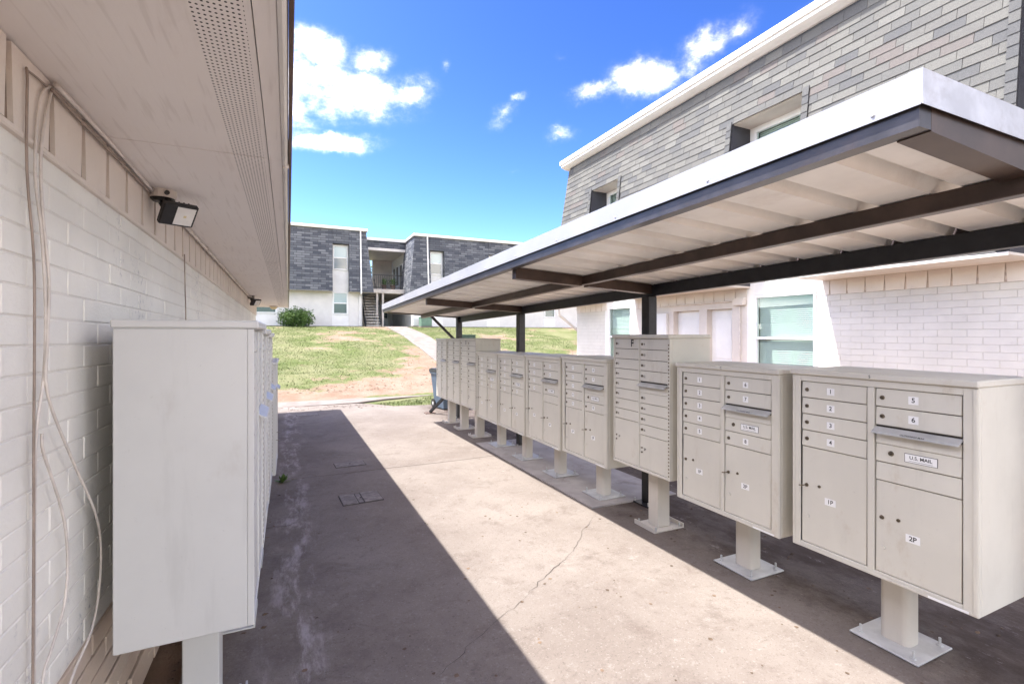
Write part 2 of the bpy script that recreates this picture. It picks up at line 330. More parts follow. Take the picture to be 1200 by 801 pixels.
    def bar(s, p0, p1, w, h, mi=0):
        """square bar between two points"""
        p0, p1 = Vector(p0), Vector(p1); d = (p1 - p0).normalized(); up = Vector((0, 0, 1)) if abs(d.z) < .95 else Vector((1, 0, 0))
        a = d.cross(up).normalized(); b = a.cross(d); vs = [p + a * sa * w / 2 + b * sb * h / 2 for p in (p0, p1) for sa, sb in ((-1, -1), (1, -1), (1, 1), (-1, 1))]
        return s.add(vs, [(0, 1, 2, 3), (4, 5, 6, 7)] + [(i, (i + 1) % 4, 4 + (i + 1) % 4, 4 + i) for i in range(4)], mi)
    def mesh(s, name, mats, shear=0.0, smooth=False, off=None):
        vs = s.v
        if shear: vs = [(x, y, z - shear * (y - 1.4)) for x, y, z in vs]
        if off: vs = [(x - off[0], y - off[1], z - off[2]) for x, y, z in vs]
        me = bpy.data.meshes.new(name); me.from_pydata(vs, [], s.f); me.update()
        bm = bmesh.new(); bm.from_mesh(me); bmesh.ops.recalc_face_normals(bm, faces=bm.faces); bm.to_mesh(me); bm.free()
        for m in (mats if isinstance(mats, (list, tuple)) else [mats]): me.materials.append(m)
        me.polygons.foreach_set('material_index', s.m)
        if smooth: me.polygons.foreach_set('use_smooth', [True] * len(me.polygons))
        return me
    def build(s, name, mats, parent=None, **k):
        return link(name, s.mesh(name, mats, **k), parent)
def link(name, data, parent=None, loc=None):
    o = bpy.data.objects.new(name, data); COL.objects.link(o)
    if parent is not None: o.parent = parent
    if loc is not None: o.location = loc
    return o
def thing(name, label, cat, loc=(0, 0, 0), rz=0, group=None):
    o = bpy.data.objects.new(name, None); COL.objects.link(o); o.location = loc; o.rotation_euler = (0, 0, rz); o.empty_display_size = .1
    return tag(o, label, cat, group)
def tag(o, label=None, cat=None, group=None, kind=None):
    for k, q in (('label', label), ('category', cat), ('group', group), ('kind', kind)):
        if q: o[k] = q
    return o
_txt = {}
def text_geo(body, size):
    """flat 2D glyph mesh, centred"""
    if (body, size) not in _txt:
        cu = bpy.data.curves.new('glyphs', 'FONT'); cu.body = body; cu.size = size; cu.align_x = 'CENTER'; cu.align_y = 'CENTER'; cu.resolution_u = 3
        cu.offset = size * .018
        ob = bpy.data.objects.new('glyphs', cu); COL.objects.link(ob)
        me = bpy.data.meshes.new_from_object(ob)
        _txt[(body, size)] = ([tuple(v.co) for v in me.vertices], [tuple(p.vertices) for p in me.polygons])
        bpy.data.objects.remove(ob); bpy.data.meshes.remove(me); bpy.data.curves.remove(cu)
    return _txt[(body, size)]

def g(y): return -.013 * (max(-8, min(13, y)) - 1.4)
def sstep(t): t = max(0, min(1, t)); return t * t * (3 - 2 * t)
def terrain(x, y):
    b = g(y) - .045
    if y > 12.6:
        t = max(0, min(1, (y - 12.8) / 15.7)); e = t * .8 + .2 * sstep(t)
        b += .03 * sstep((y - 12.6) / 1.5) + (1.92 + .13 + .05) * e * (1 + 0 * x)
        b += .07 * mnoise.noise(Vector((x * .35, y * .35, 0))) * sstep((y - 14) / 2) * sstep((28.5 - y) / 2)
    return b
# ------------------------------------------------------------------ ground
def turf(x, y):
    n = mnoise.fractal(Vector((x * .33 + 3, y * .33, 1.7)), .9, 2.1, 4)
    n2 = mnoise.fractal(Vector((x * 1.1 + 9, y * 1.1, 4.2)), .9, 2.1, 3)
    t = .95 * sstep((y - 12.7 - 2.2 * n - .42 * max(0, x)) / 3.6) + .04 + .8 * n + .5 * n2
    dpath = abs(x - 5.55); t -= .75 * max(0, 1 - max(0, dpath - .5) / 2.4) * sstep((25.5 - y) / 6) * (1 if x < 5.5 else .8)
    t -= .55 * math.exp(-((x - 2.4) / 1.3) ** 2 - ((y - 25.8) / .9) ** 2)
    if y < 13.4: t = .15
    if 1.9 < x < 6 and 10.7 < y < 13.2: t = .8
    if x > 13: t -= .35
    return max(0, min(1, t))
def frange(a, b, s): return [a + s * k for k in range(int(round((b - a) / s)))]
def make_ground():
    xs = [-400, -150, -60, -30] + frange(-15, 26, .5) + [26, 34, 60, 150, 400]
    ys = [-400, -150, -60, -25] + frange(-10, 10, 1.0) + frange(10, 31, .35) + [31, 36, 45, 80, 200, 500]
    vs = [(x, y, terrain(x, y)) for y in ys for x in xs]; nx = len(xs)
    fs = [(j * nx + i, j * nx + i + 1, (j + 1) * nx + i + 1, (j + 1) * nx + i) for j in range(len(ys) - 1) for i in range(nx - 1)]
    me = bpy.data.meshes.new('ground'); me.from_pydata(vs, [], fs); me.materials.append(MT['ground'])
    at = me.attributes.new('turf', 'FLOAT', 'POINT'); at.data.foreach_set('value', [turf(v[0], v[1]) for v in vs])
    me.polygons.foreach_set('use_smooth', [True] * len(me.polygons))
    tag(link('ground', me), kind='structure')
make_ground()
def slab(name, poly, mat, top=0.0, thick=.06, lift=None):
    b = MB(); zf = lift or (lambda x, y: g(y))
    n = len(poly); vs = [(x, y, zf(x, y) + top) for x, y in poly] + [(x, y, zf(x, y) + top - thick) for x, y in poly]
    b.add(vs, [tuple(range(n)), tuple(range(n, 2 * n))] + [(i, (i + 1) % n, n + (i + 1) % n, n + i) for i in range(n)])
    return tag(b.build(name, mat), kind='structure')
rj = random.Random(3)
def jag(x0, x1, y, n, a): return [(x0 + (x1 - x0) * i / n, y + rj.uniform(-a, a)) for i in range(n + 1)]
J1 = [(x, y) for x, y in zip([-.44, -.1, .06, .5, 1.02, 1.7, 2.3, 3.0, 3.6, 4.3], [5.75, 5.77, 5.81, 5.80, 5.815, 5.80, 5.825, 5.82, 5.83, 5.82])]
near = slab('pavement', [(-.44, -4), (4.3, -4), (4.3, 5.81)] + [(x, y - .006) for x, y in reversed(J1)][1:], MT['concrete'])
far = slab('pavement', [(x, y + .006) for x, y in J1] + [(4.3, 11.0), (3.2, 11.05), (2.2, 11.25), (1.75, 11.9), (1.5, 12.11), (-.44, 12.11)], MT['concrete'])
slab('pavement_joint', [(-.44, 5.70), (4.3, 5.70), (4.3, 5.90), (-.44, 5.90)], MT['joint'], top=-.012, thick=.03)
slab('cross_walk', [(-9, 12.12), (-.5, 12.12), (1.5, 12.3), (2.3, 12.75), (3.6, 13.05), (5.2, 12.9), (5.2, 14.2), (3.4, 13.9), (1.9, 13.7), (.8, 13.75), (-.8, 14.0), (-9, 13.8)], MT['walk'], top=-.003, thick=.1)
slab('concrete_pad', [(2.46, 3.62), (3.42, 3.60), (3.45, 6.6), (2.48, 6.62)], MT['pad'], top=.012, thick=.02)
def hill_path():
    b = MB(); ys = frange(13.9, 29.2, .3) + [29.2]; rows = []
    for y in ys:
        w = .62; cx = 5.55 + .25 * math.sin((y - 14) * .18) - 1.1 * sstep((17 - y) / 4)
        z = max(terrain(cx - w, y), terrain(cx + w, y)) + .03
        rows.append([(cx - w, y, z), (cx + w, y, z), (cx + w, y, z - .15), (cx - w, y, z - .15)])
    n = len(rows); vs = [p for r in rows for p in r]
    fs = [(4 * j + k, 4 * j + (k + 1) % 4, 4 * j + 4 + (k + 1) % 4, 4 * j + 4 + k) for j in range(n - 1) for k in range(4)] + [(0, 1, 2, 3), tuple(4 * n - 4 + k for k in range(4))]
    b.add(vs, fs); tag(b.build('path', MT['walk']), kind='structure')
hill_path()
def crack(parent, pts, w, seed):
    r = random.Random(seed); P = []
    for i in range(len(pts) - 1):
        (x0, y0), (x1, y1) = pts[i], pts[i + 1]; L = math.hypot(x1 - x0, y1 - y0); n = max(2, int(L / .05))
        for k in range(n):
            t = k / n; P.append((x0 + (x1 - x0) * t + r.gauss(0, .007), y0 + (y1 - y0) * t + r.gauss(0, .007)))
    vs = []; fs = []
    for i, (x, y) in enumerate(P):
        dx, dy = (P[min(i + 1, len(P) - 1)][0] - P[max(i - 1, 0)][0]), (P[min(i + 1, len(P) - 1)][1] - P[max(i - 1, 0)][1]); l = math.hypot(dx, dy) or 1
        ww = w * r.uniform(.15, 1.0) * (.25 + min(1, min(i, len(P) - 1 - i) / 6))
        vs += [(x - dy / l * ww, y + dx / l * ww, g(y) + .003), (x + dy / l * ww, y - dx / l * ww, g(y) + .003)]
        if i: k = 2 * i; fs.append((k - 2, k - 1, k + 1, k))
    b = MB(); b.add(vs, fs); b.build('crack', MT['crack'], parent)
crack(near, [(2.42, 3.50), (2.1, 3.22), (1.85, 2.95), (1.5, 2.73), (1.2, 2.5), (.94, 2.35), (.6, 2.1), (.4, 2.05)], .0017, 1)
crack(far, [(.1, 9.3), (.6, 9.2), (1.4, 9.35), (2.4, 9.2)], .004, 4)
crack(near, [(-.4, 4.4), (0, 4.36), (.25, 4.5)], .004, 5)

# ------------------------------------------------------------------ brick walls
rb = random.Random(11)
def brick_wall(parent, X, face, ranges, z0, z1, course, blen, depth, shear, mat, cap=300, gap=.007, name='brick', holes=(), jit=.0012, cham=.004):
    """stretcher-bond bricks on the plane x=X, showing towards `face` (+1/-1)"""
    items = []; nrow = int(round((z1 - z0) / course))
    for k in range(nrow):
        zb = z0 + k * course
        for (ya, yb) in ranges:
            y = ya - (blen / 2 if k % 2 else 0)
            while y < yb - .01:
                a, b = max(y, ya), min(y + blen, yb); y += blen
                if b - a < .05: continue
                items.append((a + gap / 2, b - gap / 2, zb + gap / 2, zb + course - gap / 2))
    def score(it):
        yc = (it[0] + it[1]) / 2; zc = (it[2] + it[3]) / 2
        d = X * .4195 + yc * .9078
        if d < .3: return 1e3 + abs(yc)
        u = (X * .9078 - yc * .4195) / d; v = (zc - 1.53) / d
        return d + (50 if abs(u) > 1.09 or abs(v) > .73 else 0)
    items.sort(key=score); cache = {}; rest = MB()
    for i, (a, b, zb, zt) in enumerate(items):
        p = rb.uniform(-jit, jit); x0, x1 = (X - depth, X + p) if face > 0 else (X + p, X + depth)
        if i < cap:
            key = (round(b - a, 3), round(zt - zb, 3), rb.randrange(3))
            if key not in cache:
                m = MB(); hl = (b - a) / 2; hz = (zt - zb) / 2; xa, xb = (-depth, 0) if face > 0 else (0, depth)
                m.box(xa, xb, -hl, hl, -hz, hz, c=cham * rb.uniform(.7, 1.3)); cache[key] = m.mesh(name, mat)
            yc = (a + b) / 2
            o = link(name, cache[key], parent, (X + p, yc, (zb + zt) / 2 - shear * (yc - 1.4))); o.rotation_euler = (-shear + rb.uniform(-.002, .002), 0, rb.uniform(-.002, .002))
        else:
            rest.box(x0, x1, a, b, zb, zt, c=cham)
    if rest.v: tag(rest.build(name + '_field', mat, parent, shear=shear), kind='stuff')
def soldier_course(parent, X, face, ranges, z0, z1, pitch, shear, mat, gap=.026):
    for ya, yb in ranges:
        y = ya
        while y < yb - .02:
            b = min(y + pitch - gap, yb); yc = (y + b) / 2; m = MB(); hl = (b - y) / 2
            xa, xb = (-.05, .012) if face > 0 else (-.012, .05)
            # bottom edge a touch narrower than the top so that the slot flares downwards
            t = .007 + rb.uniform(0, .004)
            vs = [(x, s * (hl - (t if z == z0 else 0)), z) for x in (xa, xb) for s in (-1, 1) for z in (z0, z1)]
            m.add(vs, [(0, 1, 3, 2), (4, 6, 7, 5), (0, 4, 5, 1), (2, 3, 7, 6), (0, 2, 6, 4), (1, 5, 7, 3)])
            link('soldier_brick', m.mesh('soldier_brick', mat), parent, (X, yc, -shear * (yc - 1.4))); y += pitch

# ------------------------------------------------------------------ left building
SL = .011
def left_building():
    t = thing('brick_building', 'low white painted brick building with deep boarded soffit and cables', 'building')
    ZS = 2.22; XW = -.60; Y0, Y1 = -2.0, 11.1
    w = MB().box(-8, XW - .0028, Y0, Y1, .50, ZS - .01).build('wall', MT['lmort'], t, shear=SL)
    tag(w, 'white painted brick wall')
    brick_wall(w, XW, 1, [(Y0, Y1)], .54, 2.02, .074, .25, .03, SL, MT['lwall'], cap=230, gap=.0045, cham=.003, jit=.0015)
    w2 = MB().box(-8, XW - .028, Y0, Y1, -.10, .5395).build('plinth', MT['ltanm'], t, shear=SL)
    tag(w2, 'tan lower wall courses with dark open joints')
    brick_wall(w2, XW + .010, 1, [(Y0, Y1)], -.035, .54, .082, .27, .036, SL, MT['ltan'], cap=70, gap=.011, name='plinth_brick', jit=.006)
    s = MB().box(XW - .0027, XW + .001, Y0, Y1, 2.0205, ZS - .012).build('soldier_course', MT['soldm'], t, shear=SL)
    soldier_course(s, XW, 1, [(.39, Y1)], 2.026, ZS - .004, .2255, SL, MT['soldier'], gap=.022)
    MB().box(XW - .004, XW + .016, Y0, Y1, 2.008, 2.0255, c=.004).build('ledge_course', MT['soldier'], t, shear=SL)
    # soffit boards with a punched vent strip along the outer edge
    seams = [-2.6, -.72, 2.11, 4.94, 7.9, 10.75, 11.7]
    for a, b in zip(seams, seams[1:]):
        p = MB().box(XW - .05, -.192, a + .0035, b - .0035, ZS, ZS + .012, c=.001).box(-.086, -.072, a + .002, b - .002, ZS, ZS + .012).build('soffit_panel', MT['soffit'], t, shear=SL)
        MB().box(-.1925, -.0855, a + .0035, b - .0035, ZS + .0005, ZS + .012).build('vent_strip', MT['perf'], p, shear=SL)
        MB().box(-.0695, -.022, a + .0015, b - .0015, ZS - .004, ZS + .03, c=.002).build('trim_board', MT['soffit'], t, shear=SL)
    MB().box(-7.9, -.03, -2.6, 11.69, ZS + .0125, ZS + .03).build('soffit_backing', MT['dark'], t, shear=SL)
    # rounded gutter bead, brown drip edge, low roof
    b = MB(); pts = [(-.0215, ZS - .008), (-.012, ZS - .014), (-.004, ZS - .008), (0, ZS + .012), (0, ZS + .20), (-.0215, ZS + .20)]
    b.prism(pts, 'y', -2.6, 11.7); b.build('gutter', MT['gutter'], t, shear=SL)
    b = MB(); b.box(.0005, .012, -2.6, 11.71, ZS - .002, ZS + .245, c=.002); b.build('drip_edge', MT['brown'], t, shear=SL)
    for y in (2.15, 7.4):
        MB().box(-.022, .0015, y - .004, y + .004, ZS - .0155, ZS + .1).build('gutter_joint', MT['trim'], t, shear=SL)
    MB().add([(-.02, -2.6, ZS + .2), (-.02, 11.7, ZS + .2), (-4, 11.7, ZS + .55), (-4, -2.6, ZS + .55), (-8, 11.7, ZS + .2), (-8, -2.6, ZS + .2)], [(0, 1, 2, 3), (3, 2, 4, 5), (1, 4, 2), (0, 3, 5), (0, 5, 4, 1)]).build('roof', MT['roof'], t, shear=SL)
    return t
left_building()
def zl(y): return 2.22 - SL * (y - 1.4)
def flood_light(y, label, s=1.0, yaw=0.0):
    t = thing('flood_light', label, 'flood light', (-.54, y, zl(y)), yaw, 'flood lights under the soffit'); t.scale = (.86, .86, .86)
    MB().cyl((0, 0, -.042), (0, 0, -.0005), .062, .066, 20).build('mounting_base', MT['lampb'], t)
    MB().cyl((0, 0, -.06), (0, 0, -.0425), .045, .058, 18).build('base_plate', MT['black'], t)
    MB().cyl((.03, -.058, -.022), (.035, -.072, -.022), .012, n=10).build('sensor', MT['black'], t)
    MB().bar((0, .0, -.06), (.02, .03, -.105), .03, .03).build('arm', MT['black'], t)
    # the lamp head looks down and out along the walk
    nz = -Vector((.42, -.62, -.66)).normalized(); ax = Vector((1.0, .15, -.35)); ax = (ax - nz * ax.dot(nz)).normalized(); ay = nz.cross(ax)
    R = Matrix.Translation((.075, -.02, -.125)) @ Matrix((ax, ay, nz)).transposed().to_4x4()
    h = MB().box(-.085, .085, -.068, .068, -.016, .016, c=.006, M=R).build('lamp_head', MT['black'], t)
    MB().box(-.02, .072, -.055, .055, -.0185, -.0165, M=R).build('lens', MT['lens'], h)
    MB().box(.02, .034, -.007, .007, -.0195, -.0187, M=R).build('led_chip', MT['led'], h)
    b = MB()
    for k in range(6): b.box(-.075 + k * .024, -.069 + k * .024, -.06, .06, .0165, .034, M=R)
    b.build('heat_sink', MT['black'], h)
flood_light(2.77, 'black flood light on round base under the soffit beside the cable bundle')
flood_light(8.75, 'black flood light under the soffit near the far wall corner')
def globe_light():
    t = thing('globe_light', 'small dome light under the soffit at the far building corner', 'lamp', (-.28, 11.25, zl(11.25)))
    MB().cyl((0, 0, -.022), (0, 0, -.0005), .085, .08, 18).build('base', MT['lampb'], t)
    b = MB()
    for k in range(5):
        a0, a1 = RAD(18 * k), RAD(18 * (k + 1)); b.cyl((0, 0, -.023 - .05 * math.sin(a0)), (0, 0, -.023 - .05 * math.sin(a1)), .07 * math.cos(a0), .07 * math.cos(a1) + .001, 16, caps=k == 4)
    b.build('dome', MT['led'], t, smooth=True)
globe_light()
def wall_cables():
    X = -.581
    def cab(name, pts, r, mat, label, n=6):
        tag(MB().tube([(X + (p[2] if len(p) > 2 else 0), p[0], p[1]) for p in pts], r, n, smooth=4).build(name, mat, smooth=True), label, 'cable', 'cables on the white brick wall')
    cab('wall_cable', [(1.68, 2.185), (1.577, 2.175), (1.575, 2.156), (1.573, 1.93), (1.608, 1.725), (1.612, 1.511), (1.608, 1.254), (1.608, .997), (1.603, .655), (1.6, .3), (1.6, .03)], .003, MT['cabled'], 'brown cable running straight down the white brick wall')
    cab('wall_cable', [(1.70, 2.195), (1.64, 2.13), (1.614, 1.94), (1.649, 1.797), (1.673, 1.6), (1.663, 1.421), (1.622, 1.283), (1.62, 1.1, -.003), (1.617, .8, -.003), (1.612, .3), (1.612, .03)], .0036, MT['cable'], 'pale cable tied beside the brown cable along its whole drop')
    cab('wall_cable', [(1.713, 2.198), (1.66, 2.064), (1.628, 1.965, .006), (1.645, 1.839, .004), (1.676, 1.667, .006), (1.672, 1.51, .004), (1.668, 1.371, .006), (1.818, 1.161, .01), (1.998, .952, .01), (2.059, .817, .008), (2.051, .677, .006), (1.947, .593, .016), (1.784, .537, .016), (1.72, .42, .016), (1.70, .05, .016)], .0037, MT['cable'], 'white cable sagging in a wide loop towards the grey mailboxes')
    cab('wall_cable', [(1.63, 1.275, .008), (1.635, 1.23, .008), (1.693, 1.145, .006), (1.772, 1.003, .006), (1.795, .873, .006), (1.772, .763, .006), (1.693, .69, .006), (1.64, .637, .006), (1.625, .5, .014), (1.635, .05, .016)], .0036, MT['cable'], 'white cable sagging in a narrow loop off the brown cable')
    cab('wall_cable', [(3.55, 2.02), (3.57, 1.8), (3.595, 1.61), (3.6, 1.1), (3.6, .3)], .0035, MT['cabled'], 'thin brown cable dropping behind the grey mailboxes')
    b = [(X + .012, y, zl(y) - .014 - .004 * math.sin(y * 5)) for y in [1.70, 1.9, 2.2, 2.5, 2.71]]
    tag(MB().tube(b, .007, 8).build('soffit_conduit', MT['cable'], smooth=True), 'pale cable run in the soffit corner from the bundle to the first flood light', 'conduit')
    b = [(X + .004, y, zl(y) - .03 - .003 * math.sin(y * 4)) for y in [1.70, 1.9, 2.2, 2.5, 2.72]]
    tag(MB().tube(b, .005, 8).build('soffit_conduit', MT['cabled'], smooth=True), 'brown cable just below the pale cable in the soffit corner', 'conduit')
    b = [(X + .015, y, zl(y) - .0145) for y in [2.85, 4, 5.5, 7, 8.68]]
    c = tag(MB().tube(b, .011, 8, smooth=0).build('soffit_conduit', MT['cable'], smooth=True), 'cream conduit in the soffit corner between the two flood lights', 'conduit')
    for y in (3.2, 4.3, 5.4, 6.5, 7.6): MB().box(X - .0, X + .032, y - .01, y + .01, zl(y) - .029, zl(y) - .001, c=.003).build('strap', MT['trim'], c)
wall_cables()

# ------------------------------------------------------------------ right building
def mx(z): return 6.10 + (z - 2.30) * (.40 / 3.45)      # mansard face at height z
NOTCH = [(1.10, 2.15), (4.33, 5.50), (8.40, 9.40)]
def window(parent, X, ya, yb, z0, z1, face=-1, blinds=True, glass='glass', d=.06):
    """double-hung sash window on plane x=X looking towards -x"""
    fw = .045
    w = MB().box(X - .03, X + .03, ya, yb, z1 - fw, z1, c=.004).box(X - .03, X + .03, ya, yb, z0, z0 + fw, c=.004).box(X - .03, X + .03, ya, ya + fw, z0 + fw, z1 - fw, c=.004).box(X - .03, X + .03, yb - fw, yb, z0 + fw, z1 - fw, c=.004).build('window', MT['vinyl'], parent)
    zm = z0 + (z1 - z0) * .5
    MB().box(X - .022, X + .02, ya + fw, yb - fw, zm - .022, zm + .022, c=.004).build('meeting_rail', MT['vinyl'], w)
    for a, b, off in ((zm + .022, z1 - fw, -.004), (z0 + fw, zm - .022, .008)):
        MB().box(X + off, X + off + .004, ya + fw, yb - fw, a, b).build('pane', MT['pane'], w)
    if blinds:
        s = MB(); z = z0 + fw + .01
        while z < z1 - fw - .01:
            s.add([(X + .045, ya + fw, z), (X + .045, yb - fw, z), (X + .062, yb - fw, z + .030), (X + .062, ya + fw, z + .030)], [(0, 1, 2, 3)]); z += .030
        s.build('blinds', MT['blind'], w)
    MB().box(X + .075, X + .085, ya + .01, yb - .01, z0 + .01, z1 - .01).build('room_shade', MT['room'], w)
    return w
def m_pane():
    m = bpy.data.materials.new('window_pane'); m.use_nodes = True; nt = m.node_tree; nt.nodes.clear()
    o = nt.nodes.new('ShaderNodeOutputMaterial'); mx_ = nt.nodes.new('ShaderNodeMixShader'); tr = nt.nodes.new('ShaderNodeBsdfTransparent'); gl = nt.nodes.new('ShaderNodeBsdfGlossy')
    tr.inputs[0].default_value = (.90, .96, .94, 1); gl.inputs['Roughness'].default_value = .02; gl.inputs[0].default_value = (.9, .95, 1, 1)
    fr = nt.nodes.new('ShaderNodeLayerWeight'); fr.inputs[0].default_value = .5; pw = nt.nodes.new('ShaderNodeMath'); pw.operation = 'POWER'; pw.inputs[1].default_value = 4.0; ad = nt.nodes.new('ShaderNodeMath'); ad.operation = 'MULTIPLY_ADD'; ad.inputs[1].default_value = .7; ad.inputs[2].default_value = .045
    nt.links.new(fr.outputs['Facing'], pw.inputs[0]); nt.links.new(pw.outputs[0], ad.inputs[0]); nt.links.new(ad.outputs[0], mx_.inputs[0]); nt.links.new(tr.outputs[0], mx_.inputs[1]); nt.links.new(gl.outputs[0], mx_.inputs[2]); nt.links.new(mx_.outputs[0], o.inputs[0]); return m
MT['pane'] = m_pane()
def right_building():
    t = thing('apartment_building', 'two storey white brick apartment house with grey shingled mansard beside the canopy', 'building', (0, 0, 0))
    XB = 6.80; Y0, Y1 = -1.5, 10.7; ZE, ZT = 2.30, 5.75
    # brick panels of the ground floor (between the window columns)
    secs = [(Y0, 1.05), (2.2, 4.38), (9.38, Y1)]
    for (a, b), cap in zip(secs, (20, 220, 60)):
        w = MB().box(XB + .004, XB + .3, a, b, -.3, 2.27).build('wall', MT['rmort'], t)
        brick_wall(w, XB, -1, [(a, b)], .02, 2.07, .082, .27, .03, 0, MT['rwall'], cap=cap, gap=.005, jit=.0012, cham=.0025)
        s = MB().box(XB - .002, XB + .0035, a, b, 2.0705, 2.268).build('soldier_course', MT['soldr'], t)
        soldier_course(s, XB, -1, [(a, b)], 2.072, 2.27, .2255, 0, MT['soldierr'], gap=.007)
    # smooth panels: window columns over both floors
    for i, (a, b) in enumerate(NOTCH):
        ya, yb = a + .07, b - .07
        p = MB()
        p.box(XB - .004, XB + .28, a - .06, ya + .01, -.3, 4.9).box(XB - .004, XB + .28, yb - .01, b + .06, -.3, 4.9)
        p.box(XB - .003, XB + .279, ya + .0101, yb - .0101, -.3, .78).box(XB - .003, XB + .279, ya + .0101, yb - .0101, 2.15, 3.42).box(XB - .003, XB + .279, ya + .0101, yb - .0101, 4.79, 4.9)
        p.build('window_column', MT['white'], t)
        window(t, XB + .01, ya + .012, yb - .012, .785, 2.145); window(t, XB + .01, ya + .012, yb - .012, 3.425, 4.785)
        MB().box(XB - .05, XB - .005, ya - .02, yb + .02, 3.37, 3.40, c=.004).build('sill', MT['white'], t)
    # sheltered doorway bay between two window columns
    bay = (5.56, 8.34)
    p = MB().box(XB, XB + .25, *bay, 1.96, 2.06).box(XB, XB + .25, bay[0], 5.86, -.3, 1.96).box(XB, XB + .25, 6.40, 6.58, -.3, 1.96).box(XB, XB + .25, 7.23, bay[1], -.3, 1.96)
    p.build('doorway_wall', MT['trim'], t)
    for a, b in ((5.86, 6.40), (6.58, 7.23)):
        d = MB().box(XB + .12, XB + .17, a + .002, b - .002, .02, 1.958, c=.004).build('door', MT['white'], t)
        MB().box(XB + .11, XB + .1195, a + .1, b - .1, 1.1, 1.8, c=.004).box(XB + .11, XB + .1195, a + .1, b - .1, .25, .95, c=.004).build('door_panel', MT['white'], d)
        MB().cyl((XB + .06, b - .07, 1.0), (XB + .12, b - .07, 1.0), .025, n=10).build('knob', MT['galv'], d)
        MB().box(XB - .01, XB + .25, a, b, -.05, .018).build('threshold', MT['found'], d)
    s2 = MB().box(XB - .002, XB + .2, *bay, 2.0605, 2.268).build('soldier_course', MT['soldr'], t)
    soldier_course(s2, XB, -1, [bay], 2.066, 2.27, .2255, 0, MT['soldierr'], gap=.007)
    ub = MB().box(XB - .06, XB - .001, 7.36, 7.82, .9, 1.93, c=.006).build('utility_panel', MT['white'], t)
    MB().box(XB - .066, XB - .0605, 7.4, 7.78, .94, 1.89, c=.002).build('panel_door', MT['white'], ub)
    c = MB().tube([(XB - .03, 5.72, 2.08), (XB - .03, 7.2, 2.07), (XB - .03, 7.5, 2.07)], .014, 8, smooth=0).build('conduit', MT['cable'], t)
    MB().box(XB - .09, XB - .001, 5.57, 5.78, 2.00, 2.12, c=.006).build('junction_box', MT['trim'], t)
    MB().tube([(XB - .03, 5.68, 2.0), (XB - .03, 5.68, .4)], .012, 8, smooth=0).build('conduit', MT['cable'], t)
    # mansard body behind the shingles, cut out at the window columns
    solid = [(Y0, NOTCH[0][0]), (NOTCH[0][1], NOTCH[1][0]), (NOTCH[1][1], NOTCH[2][0]), (NOTCH[2][1], 10.86)]
    m = MB()
    for a, b in solid:
        be = b - .32 if b > 10 else b
        m.add([(mx(ZE) + .012, a, ZE), (mx(ZE) + .012, b, ZE), (XB + .31, b, ZE), (XB + .31, a, ZE), (mx(ZT) + .012, a, ZT), (mx(ZT) + .012, be, ZT), (XB + .31, be, ZT), (XB + .31, a, ZT)], [(0, 1, 2, 3), (4, 5, 6, 7), (0, 1, 5, 4), (1, 2, 6, 5), (2, 3, 7, 6), (3, 0, 4, 7)])
    for a, b in NOTCH:
        m.add([(mx(4.86) + .012, a + .0005, 4.86), (mx(4.86) + .012, b - .0005, 4.86), (XB + .31, b - .0005, 4.86), (XB + .31, a + .0005, 4.86), (mx(ZT) + .012, a + .0005, ZT - .001), (mx(ZT) + .012, b - .0005, ZT - .001), (XB + .31, b - .0005, ZT - .001), (XB + .31, a + .0005, ZT - .001)], [(0, 1, 2, 3), (4, 5, 6, 7), (0, 1, 5, 4), (1, 2, 6, 5), (2, 3, 7, 6), (3, 0, 4, 7)])
    mans = m.build('mansard', SHD, t)
    for a, b in NOTCH: MB().box(mx(4.83) + .03, XB - .006, a + .002, b - .002, 4.835, 4.858).build('notch_head', MT['trim'], t)
    # cheek trim at the window cut-outs: a raised flashing strip of charcoal shingle
    for a, b in NOTCH:
        for y0, y1 in ((a - .09, a - .001), (b + .001, b + .09)):
            for k in range(22):
                z = ZE + .02 + k * .116
                if z > 4.8: break
                q = MB().add([(mx(z) - .034, y0, z), (mx(z) - .034, y1, z), (mx(z + .125) - .026, y1, z + .125), (mx(z + .125) - .026, y0, z + .125), (mx(z) - .014, y0, z), (mx(z) - .014, y1, z), (mx(z + .125) - .014, y1, z + .125), (mx(z + .125) - .014, y0, z + .125)], [(0, 1, 2, 3), (4, 5, 6, 7), (0, 1, 5, 4), (1, 2, 6, 5), (2, 3, 7, 6), (3, 0, 4, 7)])
                q.build('edge_shingle', SHM[(3, 6, 3, 2)[k % 4]], mans)
    # shingles in courses
    rows = int((ZT - ZE) / .1155); items = []; tab = .282; rs = random.Random(21)
    for k in range(rows):
        z = ZE + k * .1155; y = Y0 - [0, .141, .07, .21][k % 4] - rs.uniform(0, .02)
        lim = 10.88 - .32 * (k / rows)
        while y < lim:
            a, b = max(y, Y0), min(y + tab, lim); y += tab
            segs = [(a, b)]
            if z < 4.80:
                for n0, n1 in NOTCH:
                    ns = []
                    for (p, q) in segs:
                        if q <= n0 - .09 or p >= n1 + .09: ns.append((p, q)); continue
                        if p < n0 - .09: ns.append((p, n0 - .091))
                        if q > n1 + .09: ns.append((n1 + .091, q))
                    segs = ns
            for p, q in segs:
                if q - p > .03: items.append((p + .002, q - .002, z))
    def sc(it):
        d = 6.3 * .4195 + it[0] * .9078
        if d < .5: return 999
        u = (6.3 * .9078 - it[0] * .4195) / d; v = (it[2] - 1.53) / d
        hid = 60 if abs(u) > 1.07 or v > .71 or it[2] < 3.0 else 0
        return d + hid
    items.sort(key=sc); lean = math.atan2(.40, 3.45); cache = {}; rest = MB()
    sl = math.hypot(.1155, .1155 * .40 / 3.45) + .03
